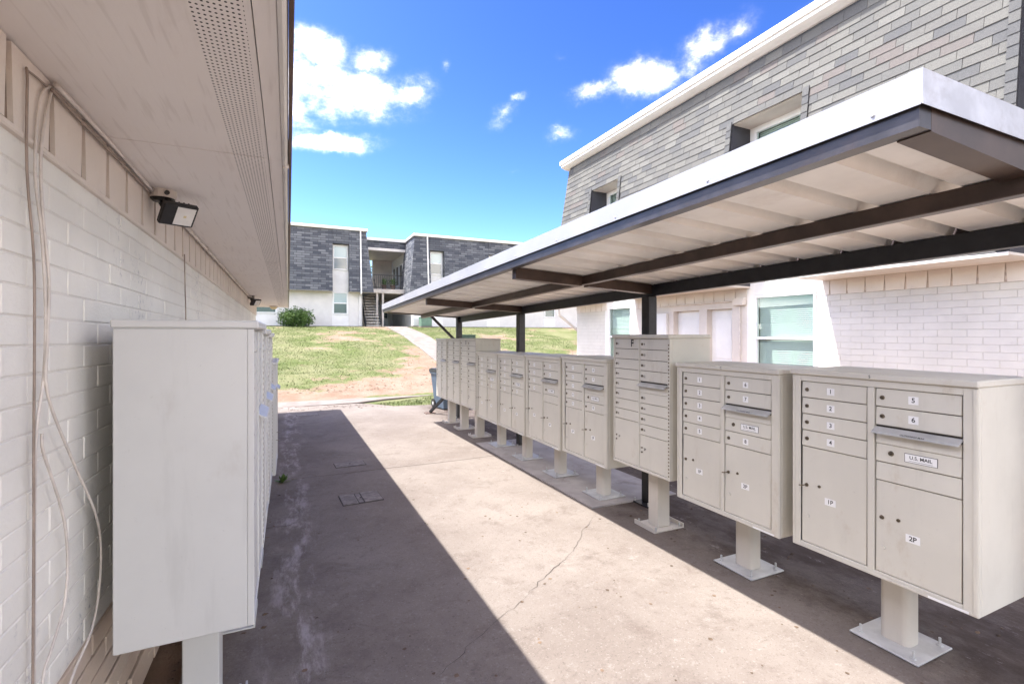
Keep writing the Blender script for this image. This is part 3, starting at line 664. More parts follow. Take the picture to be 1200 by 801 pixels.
    for i, (a, b, z) in enumerate(items):
        w_ = round(b - a, 3); tone = rs.choices(range(7), [6, 5, 5, 1.6, 1.6, 2.5, 2.2])[0]
        vs = [(-.0145, s_ * w_ / 2, 0) for s_ in (-1, 1)] + [(-.004, s_ * w_ / 2, sl) for s_ in (1, -1)] + [(.002, s_ * w_ / 2, 0) for s_ in (-1, 1)] + [(.002, s_ * w_ / 2, sl) for s_ in (1, -1)]
        fs = [(0, 1, 2, 3), (4, 5, 6, 7), (0, 1, 5, 4), (1, 2, 6, 5), (2, 3, 7, 6), (3, 0, 4, 7)]
        if i < 300:
            if (w_, tone) not in cache: q = MB(); q.add(vs, fs); cache[(w_, tone)] = q.mesh('shingle', SHM[tone])
            o = link('shingle', cache[(w_, tone)], mans, (mx(z) + rs.uniform(-.0015, .0015), (a + b) / 2, z + rs.uniform(-.003, .002))); o.rotation_euler = (rs.uniform(-.007, .007), lean + rs.uniform(-.006, .006), 0)
        else:
            R = Matrix.Translation((mx(z) + rs.uniform(-.0015, .0015), (a + b) / 2, z + rs.uniform(-.003, .002))) @ Matrix.Rotation(lean + rs.uniform(-.006, .006), 4, 'Y') @ Matrix.Rotation(rs.uniform(-.007, .007), 4, 'X'); rest.add([R @ Vector(p) for p in vs], fs, tone)
    tag(rest.build('shingle_field', SHM, mans), kind='stuff')
    # eave board + starter course, soffit and cornice
    for a, b in solid:
        MB().box(mx(ZE) + .005, XB - .001, a, b - .0, ZE - .028, ZE - .002).build('soffit', MT['trim'], t)
        MB().box(mx(ZE) - .012, mx(ZE) + .0045, a, b, ZE - .035, ZE - .001, c=.002).build('eave_board', MT['trim'], t)
    cz = MB(); cz.prism([(mx(ZT) - .16, ZT + .02), (mx(ZT) - .16, ZT + .10), (mx(ZT) - .13, ZT + .16), (XB + .3, ZT + .16), (XB + .3, ZT - .03), (mx(ZT) - .03, ZT - .03), (mx(ZT) - .10, ZT - .005)], 'y', Y0, 10.72)
    cz.build('cornice', MT['white'], t)
    MB().box(mx(ZT) - .19, mx(ZT) - .161, Y0, 10.75, ZT + .07, ZT + .18, c=.006).build('roof_edge', MT['gutter'], t)
    MB().box(mx(ZT) - .15, 14, Y0, 10.70, ZT + .161, ZT + .2).build('roof', MT['roof'], t)
    MB().box(XB + .301, 14, Y0 - .01, Y1 - .05, -.4, ZT - .01).build('rear_block', MT['white'], t)
    v = MB().cyl((7.3, 7.1, ZT + .2), (7.3, 7.1, ZT + .62), .05, n=10).build('vent_pipe', MT['gutter'], t)
right_building()
def lean_downspout():
    t = tag(MB().tube([(6.30, 10.80, 2.26), (6.32, 10.80, 2.02), (6.95, 10.76, 1.55), (6.97, 10.76, 1.45), (6.97, 10.76, -.1)], .035, 8, smooth=0).build('downspout', MT['gutter']), 'cream downspout elbow at the end of the white brick house', 'downspout')
lean_downspout()

# ------------------------------------------------------------------ canopy over the mailboxes
SC = .022
def canopy():
    t = thing('metal_canopy', 'flat steel canopy with white fascia and brown beams over the beige mailboxes', 'canopy')
    X0, X1, Y0, Y1 = 1.57, 3.10, .73, 9.12; ZT = 2.24
    B = lambda n, mb, m: mb.build(n, m, t, shear=SC)
    for a, b in ((Y0, 4.4), (4.404, 7.2), (7.204, Y1)):
        f = MB(); f.prism([(X0, ZT - .094), (X0 - .004, ZT - .098), (X0 - .004, ZT), (X0 + .03, ZT + .002), (X0 + .03, ZT - .002), (X0 + .002, ZT - .004), (X0 + .002, ZT - .094)], 'y', a, b); B('front_fascia', f, MT['fascia'])
    B('end_fascia', MB().prism([(Y0, ZT - .094), (Y0 - .004, ZT - .098), (Y0 - .004, ZT), (Y0 + .03, ZT + .002), (Y0 + .03, ZT - .002), (Y0 + .002, ZT - .004), (Y0 + .002, ZT - .094)], 'x', X0 - .003, X1), MT['fasciag'])
    B('end_fascia', MB().box(X0, X1, Y1, Y1 + .004, ZT - .098, ZT), MT['fasciag'])
    B('back_fascia', MB().box(X1, X1 + .004, Y0, Y1, ZT - .24, ZT), MT['beam'])
    scr = MB().cyl((0, 0, 0), (-.004, 0, 0), .007, .004, 8).mesh('screw', MT['galv'])
    for k in range(14): yk = Y0 + .12 + k * .62; link('screw', scr, t, (X0 - .0041, yk, ZT - .078 - SC * (yk - 1.4)))
    # channel sections: web set back under the fascia, flange turned inwards
    c = MB().box(X0 + .010, X0 + .016, Y0 + .0105, Y1 - .012, ZT - .152, ZT - .02).box(X0 + .0162, X0 + .07, Y0 + .0158, Y1 - .012, ZT - .152, ZT - .147); B('edge_channel', c, MT['channel'])
    # ribbed deck, sheet by sheet, ribs across the walk
    y = Y0 + .02; zd = ZT - .132; FALL = .055; dz_ = lambda x: zd - FALL * (x - X0)
    while y < Y1 - .05:
        b = min(y + .56, Y1 - .02); P = []; yy = y; n = 2
        rib = .28
        while yy < b - .02:
            e = min(yy + rib, b); P += [(yy, zd), (yy + (e - yy) * .66, zd), (yy + (e - yy) * .73, zd + .052), (yy + (e - yy) * .93, zd + .052)]; yy = e
        P.append((b - .001, zd)); m = MB(); nn = len(P)
        vs = [(x, p[0], p[1] + dz - FALL * (x - X0)) for x, dz in ((X0 + .02, 0), (X1 - .005, 0), (X0 + .02, .0015), (X1 - .005, .0015)) for p in P]
        fs = [(i, i + 1, nn + i + 1, nn + i) for i in range(nn - 1)] + [(2 * nn + i, 2 * nn + i + 1, 3 * nn + i + 1, 3 * nn + i) for i in range(nn - 1)]
        m.add(vs, fs); B('deck_sheet', m, MT['deck']); y = b
    for ya, yb in ((Y0 + .010, Y0 + .095), (Y1 - .095, Y1 - .012)):
        q = MB(); web = ya if ya < 2 else yb - .006
        zq = lambda x: dz_(x) - .02
        for a_, b_, lo, hi in ((web, web + .006, 0, .13), (ya + (.0062 if ya < 2 else 0), yb - (0 if ya < 2 else .0062), 0, .005)):
            vs = [(x, yy, zq(x) + z) for x in (X0 + .0705, X1 - .01) for yy in (a_, b_) for z in (lo, hi)]; q.add(vs, [(0, 1, 3, 2), (4, 6, 7, 5), (0, 4, 5, 1), (2, 3, 7, 6), (0, 2, 6, 4), (1, 5, 7, 3)])
        B('end_channel', q, MT['beam'])
    B('corner_web', MB().box(X0 + .0165, X0 + .0700, Y0 + .0105, Y0 + .0155, ZT - .152, ZT - .02), MT['channel'])
    # purlins and cross beams
    def ibeam(name, axis, c0, a, b, zt, zb, w=.075, m='beam'):
        q = MB()
        for r in ((-w / 2, w / 2, zb, zb + .007), (-.004, .004, zb + .0071, zt - .0071), (-w / 2, w / 2, zt - .007, zt)):
            if axis == 'y': q.box(c0 + r[0], c0 + r[1], a, b, r[2], r[3])
            else: q.box(a, b, c0 + r[0], c0 + r[1], r[2], r[3])
        B(name, q, MT[m])
    def cbeam(name, c0, a, b, zt, zb, m='beam'):
        B(name, MB().box(c0 - .03, c0 + .03, a, b, zb, zt, c=.004), MT[m])
    cbeam('purlin', 2.30, Y0 + .02, Y1 - .095, dz_(2.33) - .001, dz_(2.3) - .075)
    cbeam('back_beam', 3.05, Y0 + .02, Y1 - .095, dz_(3.08) - .001, ZT - .318, 'blackm')
    for y in (3.52, 6.24):
        for xa, xb in ((X0 + .075, 2.2695), (2.3305, 3.0195)):
            zt_ = lambda x: dz_(x) - .001; q = MB(); vs = [(x, yy, z) for x in (xa, xb) for yy in (y - .035, y + .035) for z in (zt_(x) - .085, zt_(x))]
            q.add(vs, [(0, 1, 3, 2), (4, 6, 7, 5), (0, 4, 5, 1), (2, 3, 7, 6), (0, 2, 6, 4), (1, 5, 7, 3)]); B('cross_beam', q, MT['beam'])
    # posts with base plates and a knee brace at the far end
    for y in (.86, 3.52, 6.24, 9.0):
        zz = -SC * (y - 1.4); top = ZT - .3185 + zz
        if y == 9.0: top = ZT - .225 + zz
        p = MB().box(2.97, 3.07, y - .05, y + .05, g(y) + .011, top, c=.006).build('post', MT['blackm'], t)
        MB().box(2.91, 3.13, y - .11, y + .11, g(y) - .0, g(y) + .0105).build('base_plate', MT['blackm'], p)
        for sx in (2.93, 3.11):
            for sy in (-.09, .09): MB().cyl((sx, y + sy, g(y) + .011), (sx, y + sy, g(y) + .04), .008, n=6).build('bolt', MT['galv'], p)
    MB().bar((2.44, 9.03, 1.90), (2.985, 9.0, 1.36), .045, .045).build('knee_brace', MT['blackm'], t)
    br = MB().bar((2.985, 9.03, .55), (2.66, 9.78, g(9.8) + .03), .05, .05).build('ground_brace', MT['blackm'], t)
    MB().box(2.55, 2.76, 9.70, 9.88, g(9.8) + .001, g(9.8) + .012).build('brace_foot', MT['brown'], br)
canopy()

# ------------------------------------------------------------------ mailbox cabinets
def rbox(b, cx, cy, hx, hy, z0, z1, r, n=5):
    P = []
    for (sx, sy, a0) in ((1, 1, 0), (-1, 1, 90), (-1, -1, 180), (1, -1, 270)):
        for k in range(n + 1):
            a = RAD(a0 + 90 * k / n); P.append((cx + sx * (hx - r) + r * math.cos(a), cy + sy * (hy - r) + r * math.sin(a)))
    return b.prism(P, 'z', z0, z1)
def glyph(b, x, y, z, body, size, mi):
    """text on a face that looks towards -x: reading direction is -y"""
    vs, fs = text_geo(body, size); b.add([(x, y - v[0], z + v[1]) for v in vs], fs, mi)
_lock = {}
def lockmesh(r):
    if r not in _lock:
        b = MB(); b.cyl((0, 0, 0), (-.005, 0, 0), r, r * .86, 14, 0); b.box(-.0058, -.0049, -r * .5, r * .5, -r * .12, r * .12, mi=1); _lock[r] = b.mesh('lock', [MT['lock'], MT['black']])
    return _lock[r]
_plate = {}
def numlabel(n, size=.030, plate=True):
    k = (n, size, plate)
    if k not in _plate:
        b = MB(); hw = .011 + .0085 * len(n)
        if plate: b.box(-.0008, 0, -hw, hw, -.018, .018, mi=0)
        glyph(b, -.0013, 0, 0, n, size, 1); _plate[k] = b.mesh('number_label', [MT['label'], MT['ink']])
    return _plate[k]
def door_mesh(w, hgt, mat):
    b = MB(); e = .0022; H = hgt / 2; W = w / 2
    # slightly canted leaf: the lower edge stands proud, with a turned lip
    vs = [(0.001, -W, H), (0.001, W, H), (-.0035, W, -H + .004), (-.0035, -W, -H + .004), (-.001, -W, -H), (-.001, W, -H), (.010, -W, H), (.010, W, H), (.010, -W, -H), (.010, W, -H)]
    b.add(vs, [(0, 1, 2, 3), (3, 2, 5, 4), (0, 1, 7, 6), (4, 5, 9, 8), (6, 7, 9, 8), (0, 3, 4, 8, 6), (1, 2, 5, 9, 7)])
    return b.mesh('door', mat)
_dm = {}
def dmesh(w, h, mat):
    k = (round(w, 4), round(h, 4), mat.name)
    if k not in _dm: _dm[k] = door_mesh(w, h, mat)
    return _dm[k]
def pedestal(t, kind, zb, mat, W):
    if kind == 'compact':
        p = rbox(MB(), 0.0, 0, .055, .066, .0135, zb - .0005, .032).build('pedestal', mat, t)
        MB().box(-.15, .15, -.15, .15, .004, .013, c=.002).build('base_plate', MT['galv'], p)
        MB().box(-.135, .135, -.14, .14, 0, .0038).build('shim', MT['dark'], p)
        for sx in (-.115, .115):
            for sy in (-.115, .115): MB().cyl((sx, sy, .0135), (sx, sy, .022), .014, n=6).cyl((sx, sy, .0225), (sx, sy, .052), .006, n=8).build('bolt', MT['galv'], p)
    else:
        p = MB().box(-.062, .062, -.056, .056, .0085, zb - .0005, c=.004).build('pedestal', mat, t)
        MB().box(-.15, .15, -.12, .12, 0, .008).box(-.15, -.142, -.12, .12, .0081, .035).box(.142, .15, -.12, .12, .0081, .035).build('base_plate', mat, p)
        for sx in (-.12, .12):
            for sy in (-.1, .1): MB().cyl((sx, sy, .0085), (sx, sy, .038), .008, n=6).build('bolt', MT['galv'], p)
def mailbox(kind, loc, rz, W, mat, postm, label, left, right, group, letter=None, mark=None, zoff=0):
    """cabinet on a pedestal; local front looks towards -x, left column on the +y side"""
    t = thing('mailbox_cabinet', label, 'mailbox', loc, rz, group)
    rr = random.Random(int(loc[1] * 100) + int(loc[0] * 10))
    tall = kind == 'tall'; D = .40 if tall else .47; H = 1.075 if tall else .96; zt = (1.545 if tall else 1.336) + zoff; zb = zt - H; F = -D / 2
    pedestal(t, kind, zb, postm, W)
    lid = MB().box(F - .014, D / 2 + .006, -W / 2 - .005, W / 2 + .005, zt - .028, zt, c=.005).build('lid', mat, t)
    body = MB().box(F + .0222, D / 2, -W / 2, W / 2, zb, zt - .0283, c=.003).build('body', mat, t)
    if mark:
        b = MB(); glyph(b, F - .0145, 0, zt - .014, mark, .02, 0); b.build('lid_mark', MT['ink'], lid)
    if tall: ml, mr_, mm, mt, mb_ = .012, .026, .010, .034, .022
    else: ml, mr_, mm, mt, mb_ = .046, .052, .030, .064, .030
    cw = (W - ml - mr_ - mm) / 2
    fr = MB(); x0, x1 = F, F + .022
    z_lo, z_hi = zb, zt - .0285
    fr.box(x0, x1, W / 2 - ml, W / 2, z_lo, z_hi, c=.003).box(x0, x1, -W / 2, -W / 2 + mr_, z_lo, z_hi, c=.003)
    fr.box(x0 + .0004, x1, -W / 2 + mr_ - .002, W / 2 - ml + .002, z_lo + .0003, z_lo + mb_, c=.003).box(x0 + .0004, x1, -W / 2 + mr_ - .002, W / 2 - ml + .002, zt - mt + .001, z_hi - .0003, c=.003)
    ymid = W / 2 - ml - cw - mm / 2
    fr.box(x0 + .0002, x1, ymid - mm / 2, ymid + mm / 2, z_lo + mb_, zt - mt, c=.002)
    fr.build('front_frame', mat, t)
    if not tall:
        jb = MB(); 
        for ya in (W / 2 - ml, -W / 2 + mr_ - .010): jb.box(F + .005, F + .0195, ya, ya + .0099, z_lo + mb_ + .001, zt - mt - .001)
        # outer bead that gives the doubled frame line
        jb.box(F - .004, F - .0001, W / 2 - .016, W / 2 - .004, z_lo + .006, z_hi - .006, c=.0015).box(F - .004, F - .0001, -W / 2 + .004, -W / 2 + .018, z_lo + .006, z_hi - .006, c=.0015).box(F - .004, F - .0001, -W / 2 + .0185, W / 2 - .0165, z_lo + .004, z_lo + .016, c=.0015)
        jb.build('frame_bead', mat, t)
    else:
        hb = MB(); z = z_lo + .03
        while z < z_hi - .03: hb.box(F - .0015, F - .0001, -W / 2 + .004, -W / 2 + .016, z, z + .012); z += .026
        hb.build('hinge', MT['lock'], t)
    MB().box(F + .0197, F + .0219, -W / 2 + mr_ + .0005, W / 2 - ml - .0005, z_lo + mb_ + .0005, zt - mt - .0005).build('door_gap', MT['dark'], t)
    G = .0045
    def col(items, yl):
        z = zt - mt; n = len(items)
        for it in items:
            kind_, h, txt = it; w = cw - G - (0 if tall else .008)
            if h is None: h = z - (zb + mb_)
            zc = z - h / 2; yc = yl - cw / 2; z -= h
            if kind_ == 'ledge':
                b = MB(); b.prism([(F - .026, zc + .016), (F - .029, zc + .008), (F + .008, zc + .028), (F + .008, zc + .036)], 'y', yc - cw / 2 + .002, yc + cw / 2 - .002); l = b.build('mail_slot_ledge', MT['ledge'] if mat is MT['beige'] else MT['grey'], t)
                if not tall:
                    b = MB(); vs, fs = text_geo('OUTGOING MAIL', .012); b.add([(F - .0265 + v[1] * 1.0, yc - v[0], zc + .0168 + v[1] * .57) for v in vs], fs); b.build('lettering', MT['ink'], l)
                d = link('slot_panel', dmesh(w, h - .03, mat), t, (F + .0092, yc, zc - .015))
                continue
            d = link('parcel_door' if kind_ == 'parcel' else 'door', dmesh(w, h - G, mat), t, (F + .0085, yc, zc))
            fx = -.0036; ly = w / 2 - .03
            def put(name, me, y, zz, x=None):
                lean_ = .001 + (-.0045) * (.5 - zz / (h - G)); link(name, me, d, ((lean_ - .0004) if x is None else x, y, zz))
            if kind_ == 'door':
                put('lock', lockmesh(.0105), ly + .004, 0)
                if not tall: put('number_label', numlabel(txt), .01, 0)
                else: put('number_label', numlabel(txt, .026, False), ly - .022, -.002)
            elif kind_ == 'parcel':
                if tall:
                    put('lock', lockmesh(.007), ly + .006, .03); put('lock', lockmesh(.007), ly + .006, -.005); put('number_label', numlabel(txt, .026, False), ly - .03, .022)
                else:
                    zk = h * .10
                    put('lock', lockmesh(.010), ly + .006, zk); put('lock', lockmesh(.008), ly - .062, zk + .008); put('number_label', numlabel(txt), .012, zk - .058)
                    b = MB(); b.box(-.034, -.0045, -.004, .004, -.002, .002, c=.001).cyl((-.034, 0, 0), (-.034, .018, -.003), .004, n=8); b_ = b.mesh('key', MT['lock'])
                    if rr.random() < .75: put('key', b_, ly + .008, zk)
                    b = MB(); b.cyl((0, 0, 0), (-.004, 0, 0), .011, .009, 12); put('plug', b.mesh('plug', mat), ly + .0, -h * .22)
            elif kind_ == 'mail':
                b = MB(); b.box(-.0012, 0, -.062, .062, -.020, .020, mi=1).box(-.0018, -.0011, -.060, .060, -.018, .018, mi=0); glyph(b, -.0024, 0, .003, 'U.S. MAIL', .021, 1)
                b.box(-.0022, -.0017, -.045, .045, -.0125, -.0115, mi=1)
                put('mail_label', b.mesh('mail_label', [MT['label'], MT['ink']]), -.018, 0); put('arrow_lock', lockmesh(.012), w / 2 - .062, .004)
    col(left, W / 2 - ml); col(right, W / 2 - ml - cw - mm)
    if letter:
        b = MB(); glyph(b, F + .0035, ymid + .085, zt - mt - .038, letter, .082, 0); b.build('letter_mark', MT['ink'], t)
    if not tall:
        b = MB(); b.box(F - .0048, F - .0041, -W / 2 + .03, -W / 2 + .17, zb + .005, zb + .015); b.build('maker_label', MT['label'], t)
    return t
R_ = .0875
def compact_cols(nl, last):
    l = [('door', R_, str(i + 1)) for i in range(nl)] + [('parcel', None, '1P')]
    r = [('door', R_, str(nl + 1)), ('door', R_, str(nl + 2)), ('ledge', R_ * .98, ''), ('mail', R_ * .98, '')] + [(('door', R_, str(nl + 3)) if last else ('blank', R_, ''))] + [('parcel', None, '2P')]
    return l, r
def tall_cols(base=1):
    p = .0835
    l = [('door', p, str(i)) for i in range(1, 9)] + [('parcel', None, '1P')]
    r = [('door', p, str(i)) for i in range(9, 13)] + [('ledge', .088, '')] + [('door', p, str(i)) for i in range(13, 17)] + [('parcel', None, '2P')]
    return l, r
GR = 'beige mailbox cabinets in a row under the canopy'
XF = 2.53
def place(kind, y0, y1, label, nl=4, last=False, letter=None, mark=None, dx=0, rz=0, zoff=0):
    W = (y1 - y0) - .014; yc = (y0 + y1) / 2; D = .40 if kind == 'tall' else .47
    l, r = tall_cols() if kind == 'tall' else compact_cols(nl, last)
    pad = .0125 if (kind == 'compact' and 3.7 < yc < 6.6) else 0
    return mailbox(kind, (XF + dx + D / 2, yc, g(yc) + pad + .0005), rz, W, MT['beige'], MT['beiged'], label, l, r, GR, letter, mark, zoff)
place('compact', .975, 1.785, 'short beige mailbox cabinet numbered 1 to 6 at the open end of the row', 4, False, mark='5', dx=.0, zoff=.002)
place('compact', 1.85, 2.66, 'short beige mailbox cabinet numbered 1 to 8 between the F cabinet and the end cabinet', 5, True, mark='C')
place('tall', 2.72, 3.41, 'tall beige mailbox cabinet marked with a black letter F between short ones', letter='F', zoff=-.0)
place('compact', 3.485, 4.265, 'short beige mailbox cabinet next to the F cabinet on its pad side', 5, True, zoff=-.012)
place('compact', 4.285, 5.095, 'short beige mailbox cabinet second along the pad from the F cabinet', 4, False, zoff=-.018)
place('compact', 5.11, 5.925, 'short beige mailbox cabinet third along the pad from the F cabinet', 5, True, zoff=-.016)
place('compact', 5.94, 6.73, 'short beige mailbox cabinet beside the three tall ones', 5, True, zoff=-.012)
place('tall', 6.75, 7.49, 'tall beige mailbox cabinet with a black mark, adjoining the short cabinets', letter='E', zoff=-.012)
place('tall', 7.50, 8.21, 'tall beige mailbox cabinet in the middle of the three tall ones', zoff=-.012)
place('tall', 8.22, 8.88, 'tall beige mailbox cabinet at the bin end of the row', zoff=-.012)
GL = 'grey mailbox cabinets against the white brick wall'
def place_left(kind, y0, y1, label, xf=-.11, zoff=0):
    W = (y1 - y0) - .012; yc = (y0 + y1) / 2; D = .40 if kind == 'tall' else .47
    l, r = tall_cols() if kind == 'tall' else compact_cols(5, True)
    return mailbox(kind, (xf - D / 2, yc, g(yc) + .0005), math.pi, W, MT['grey'], MT['grey'], label, l, r, GL, zoff=zoff)
place_left('tall', 1.93, 2.62, 'tall pale grey mailbox cabinet beside the hanging cables, its blank side bare', zoff=.042)
place_left('tall', 2.66, 3.36, 'tall pale grey mailbox cabinet second from the hanging cables along the wall', zoff=.03)
place_left('tall', 3.40, 4.10, 'tall pale grey mailbox cabinet third from the hanging cables along the wall', zoff=.02)
place_left('compact', 4.55, 5.34, 'short pale grey mailbox cabinet beside the weed in the pavement crack', xf=-.10)

# ------------------------------------------------------------------ far apartment building
def far_building():
    t = thing('apartment_building', 'long two storey apartment house on the rise with charcoal mansard and stair passage', 'building', (0, 0, 0))
    YF, ZB, ZE, ZT = 30.0, 1.80, 3.97, 7.58
    def my(z): return 29.35 + (z - ZE) * (.38 / (ZT - ZE))
    def fwin(x0, x1, z0, z1, col=True, y=YF):
        w = MB().box(x0, x1, y - .06, y - .002, z1 - .06, z1).box(x0, x1, y - .06, y - .002, z0, z0 + .06).box(x0, x0 + .06, y - .06, y - .002, z0 + .06, z1 - .06).box(x1 - .06, x1, y - .06, y - .002, z0 + .06, z1 - .06).build('window', MT['vinyl'], t)
        zm = (z0 + z1) / 2
        MB().box(x0 + .06, x1 - .06, y - .045, y - .012, zm - .03, zm + .03).build('meeting_rail', MT['vinyl'], w)
        MB().box(x0 + .06, x1 - .06, y - .02, y - .010, zm + .03, z1 - .06).build('pane', MT['fblind'], w)
        MB().box(x0 + .06, x1 - .06, y - .012, y - .004, z0 + .06, zm - .03).build('pane', MT['fdark'], w)
        return w
    # ground floor walls
    MB().box(-14, 4.0, YF, YF + 7, ZB + .18, 7.4).build('wall', MT['fwall'], t)
    MB().box(-14, 4.02, YF - .03, YF - .001, ZB - .4, ZB + .19).build('foundation', MT['found'], t)
    MB().box(7.08, 27, YF, YF + 7, ZB + .18, 7.4).build('wall', MT['fwall'], t)
    MB().box(7.06, 27, YF - .03, YF - .001, ZB - .4, ZB + .19).build('foundation', MT['found'], t)
    cols_l = [(-9.6, -8.6), (-5.6, -4.6), (-1.75, -.55), (2.30, 3.22)]; cols_r = [(8.05, 8.97), (12.0, 12.95), (16.3, 17.25), (20.5, 21.45)]
    def wing(xa, xb, cols, hip_l, hip_r):
        edges = [xa] + [e for c in cols for e in c] + [xb]
        for i in range(0, len(edges), 2):
            a, b = edges[i], edges[i + 1]; la = .40 if (i == 0 and hip_l) else 0; lb = .40 if (i + 2 == len(edges) and hip_r) else 0
            q = MB(); vs = [(a, my(ZE), ZE), (b, my(ZE), ZE), (b - lb, my(ZT), ZT), (a + la, my(ZT), ZT), (a, YF - .001, ZE), (b, YF - .001, ZE), (b - lb, YF - .001, ZT), (a + la, YF - .001, ZT)]
            q.add(vs, [(0, 1, 2, 3), (4, 5, 6, 7)], 0); q.add(vs, [(0, 1, 5, 4), (2, 3, 7, 6)], 2); q.add(vs, [(1, 2, 6, 5), (0, 3, 7, 4)], 1); q.build('mansard', [MT['fs_x'], MT['fs_y'], MT['trim']], t)
        for a, b in cols:
            MB().box(a + .001, b - .001, my(6.75) + .02, YF - .0012, 6.76, ZT - .001).build('mansard_head', MT['fs_x'], t)
            MB().box(a + .001, b - .001, YF - .012, YF - .0011, ZB + .2, 6.75).build('window_column', MT['white'], t)
            fwin(a + .05, b - .05, 5.27, 6.68, y=YF - .012); fwin(a + .05, b - .05, 2.68, 3.97, y=YF - .012)
        MB().box(xa + (.3 if hip_l else 0), xb - (.3 if hip_r else 0), my(ZT) - .12, YF + 7, ZT + .001, ZT + .16, c=.02).build('roof_edge', MT['white'], t)
    wing(-14, 4.58, cols_l, False, True); wing(6.70, 27, cols_r, True, False)
    # return faces of the mansard into the stair passage
    q = MB(); q.add([(6.70, YF - .0005, ZE), (6.70, 32.4, ZE), (7.10, 32.4, ZT), (7.10, YF - .0005, ZT), (7.12, YF - .0005, ZE), (7.12, 32.4, ZE)], [(0, 1, 2, 3), (0, 1, 5, 4)]); q.build('mansard_return', MT['fs_y'], t)
    q = MB(); q.add([(4.58, YF - .0005, ZE), (4.58, 32.4, ZE), (4.18, 32.4, ZT), (4.18, YF - .0005, ZT), (4.005, YF - .0005, ZE), (4.005, 32.4, ZE)], [(0, 1, 2, 3), (0, 1, 5, 4)]); q.build('mansard_return', MT['fs_y'], t)
    MB().box(4.2, 7.08, 32.2, 32.4, 7.02, ZT - .02).build('passage_fascia', MT['fs_x'], t)
    MB().box(4.1, 7.2, 32.06, 37, ZT - .019, ZT + .15).build('passage_roof', MT['white'], t)
    MB().box(4.1, 7.08, 32.12, 32.195, 6.93, 7.1).build('fascia_trim', MT['gutter'], t)
    MB().box(4.01, 7.079, 32.41, 37, 6.95, 7.05).build('passage_ceiling', MT['trim'], t)
    MB().box(4.7, 7.06, 31.0, 37, 4.08, 4.34, c=.01).build('balcony_slab', MT['trim'], t)
    MB().box(5.6, 7.05, 36.6, 36.75, 4.341, 6.94).build('passage_wall', MT['trim'], t)
    MB().box(4.02, 7.07, 36.6, 36.75, 1.8, 4.07).build('passage_wall', MT['trim'], t)
    for y in (33.0, 34.2, 35.3):
        d = MB().box(7.02, 7.079, y, y + .75, 4.36 if y != 34.2 else 4.9, 6.3).build('passage_window', MT['vinyl'], t)
        MB().box(7.0, 7.0195, y + .06, y + .69, 4.42 if y != 34.2 else 4.96, 6.24).build('pane', MT['fdark'], d)
    for x in (5.75, 6.3):
        d = MB().box(x, x + .42, 36.5, 36.59, 1.95, 3.75).build('passage_door', MT['white'], t); MB().box(x + .08, x + .34, 36.47, 36.499, 2.7, 3.55).build('pane', MT['fdark'], d)
    for x in (5.0, 5.35): MB().box(x, x + .12, 31.1, 31.22, 1.8, 4.079).build('passage_post', MT['trim'], t)
    r = MB().box(4.75, 6.65, 31.04, 31.08, 5.2, 5.25).box(4.75, 6.65, 31.04, 31.08, 4.42, 4.46).build('railing', MT['blackm'], t)
    for k in range(17): MB().box(4.78 + k * .115, 4.80 + k * .115, 31.05, 31.07, 4.461, 5.199).build('baluster', MT['blackm'], r)
    for x in (3.86, 7.88):
        d = MB().bar((x, my(ZE) - .05, ZE - .1), (x, my(ZT) - .05, ZT), .09, .07).build('downspout', MT['white'], t); MB().bar((x, YF - .05, ZB + .2), (x, YF - .05, ZE - .15), .09, .07).bar((x, YF - .05, ZE - .15), (x, my(ZE) - .05, ZE - .08), .08, .07).build('downspout_leg', MT['white'], d)
    return t
far_building()
def stairs():
    t = thing('metal_staircase', 'black steel open tread stairs climbing into the far building passage', 'staircase', (4.7, 30.2, 1.9))
    n = 13; dz = 2.35 / n; dy = .21
    for sx in (-.45, .45):
        MB().bar((sx, 0, 0), (sx, n * dy, n * dz), .05, .2).build('stringer', MT['blackm'], t)
        MB().bar((sx, 0, .95), (sx, n * dy, n * dz + .9), .04, .04).build('handrail', MT['blackm'], t)
        for k in (0, 4, 8, 12): MB().bar((sx, k * dy, k * dz + .05), (sx, k * dy, k * dz + .95), .03, .03).build('rail_post', MT['blackm'], t)
    for k in range(n): MB().box(-.42, .42, k * dy - .02, k * dy + .24, (k + .6) * dz, (k + .6) * dz + .05).build('tread', MT['trim'], t)
stairs()
def plant_pots():
    r = random.Random(4)
    for i, (x, lab) in enumerate(((5.55, 'leafy potted plant on the balcony beside the railing middle'), (6.1, 'spreading potted plant on the balcony beside the mansard return'))):
        t = thing('potted_plant', lab, 'plant', (x, 31.5, 4.341)); MB().cyl((0, 0, 0), (0, 0, .3), .12, .17, 12).build('pot', MT['brown'], t)
        b = MB()
        for k in range(90):
            a = r.uniform(0, 6.28); e = r.uniform(.2, 1.4); L = r.uniform(.2, .55); p = Vector((math.cos(a) * math.cos(e), math.sin(a) * math.cos(e), math.sin(e))) * L + Vector((0, 0, .3)); s = Vector((-math.sin(a), math.cos(a), 0)) * .03
            q = p * .6 + Vector((0, 0, .12)); b.add([q - s, p, q + s, q - Vector((0, 0, .05))], [(0, 1, 2, 3)])
        b.build('foliage', MT['leaf'], t)
plant_pots()

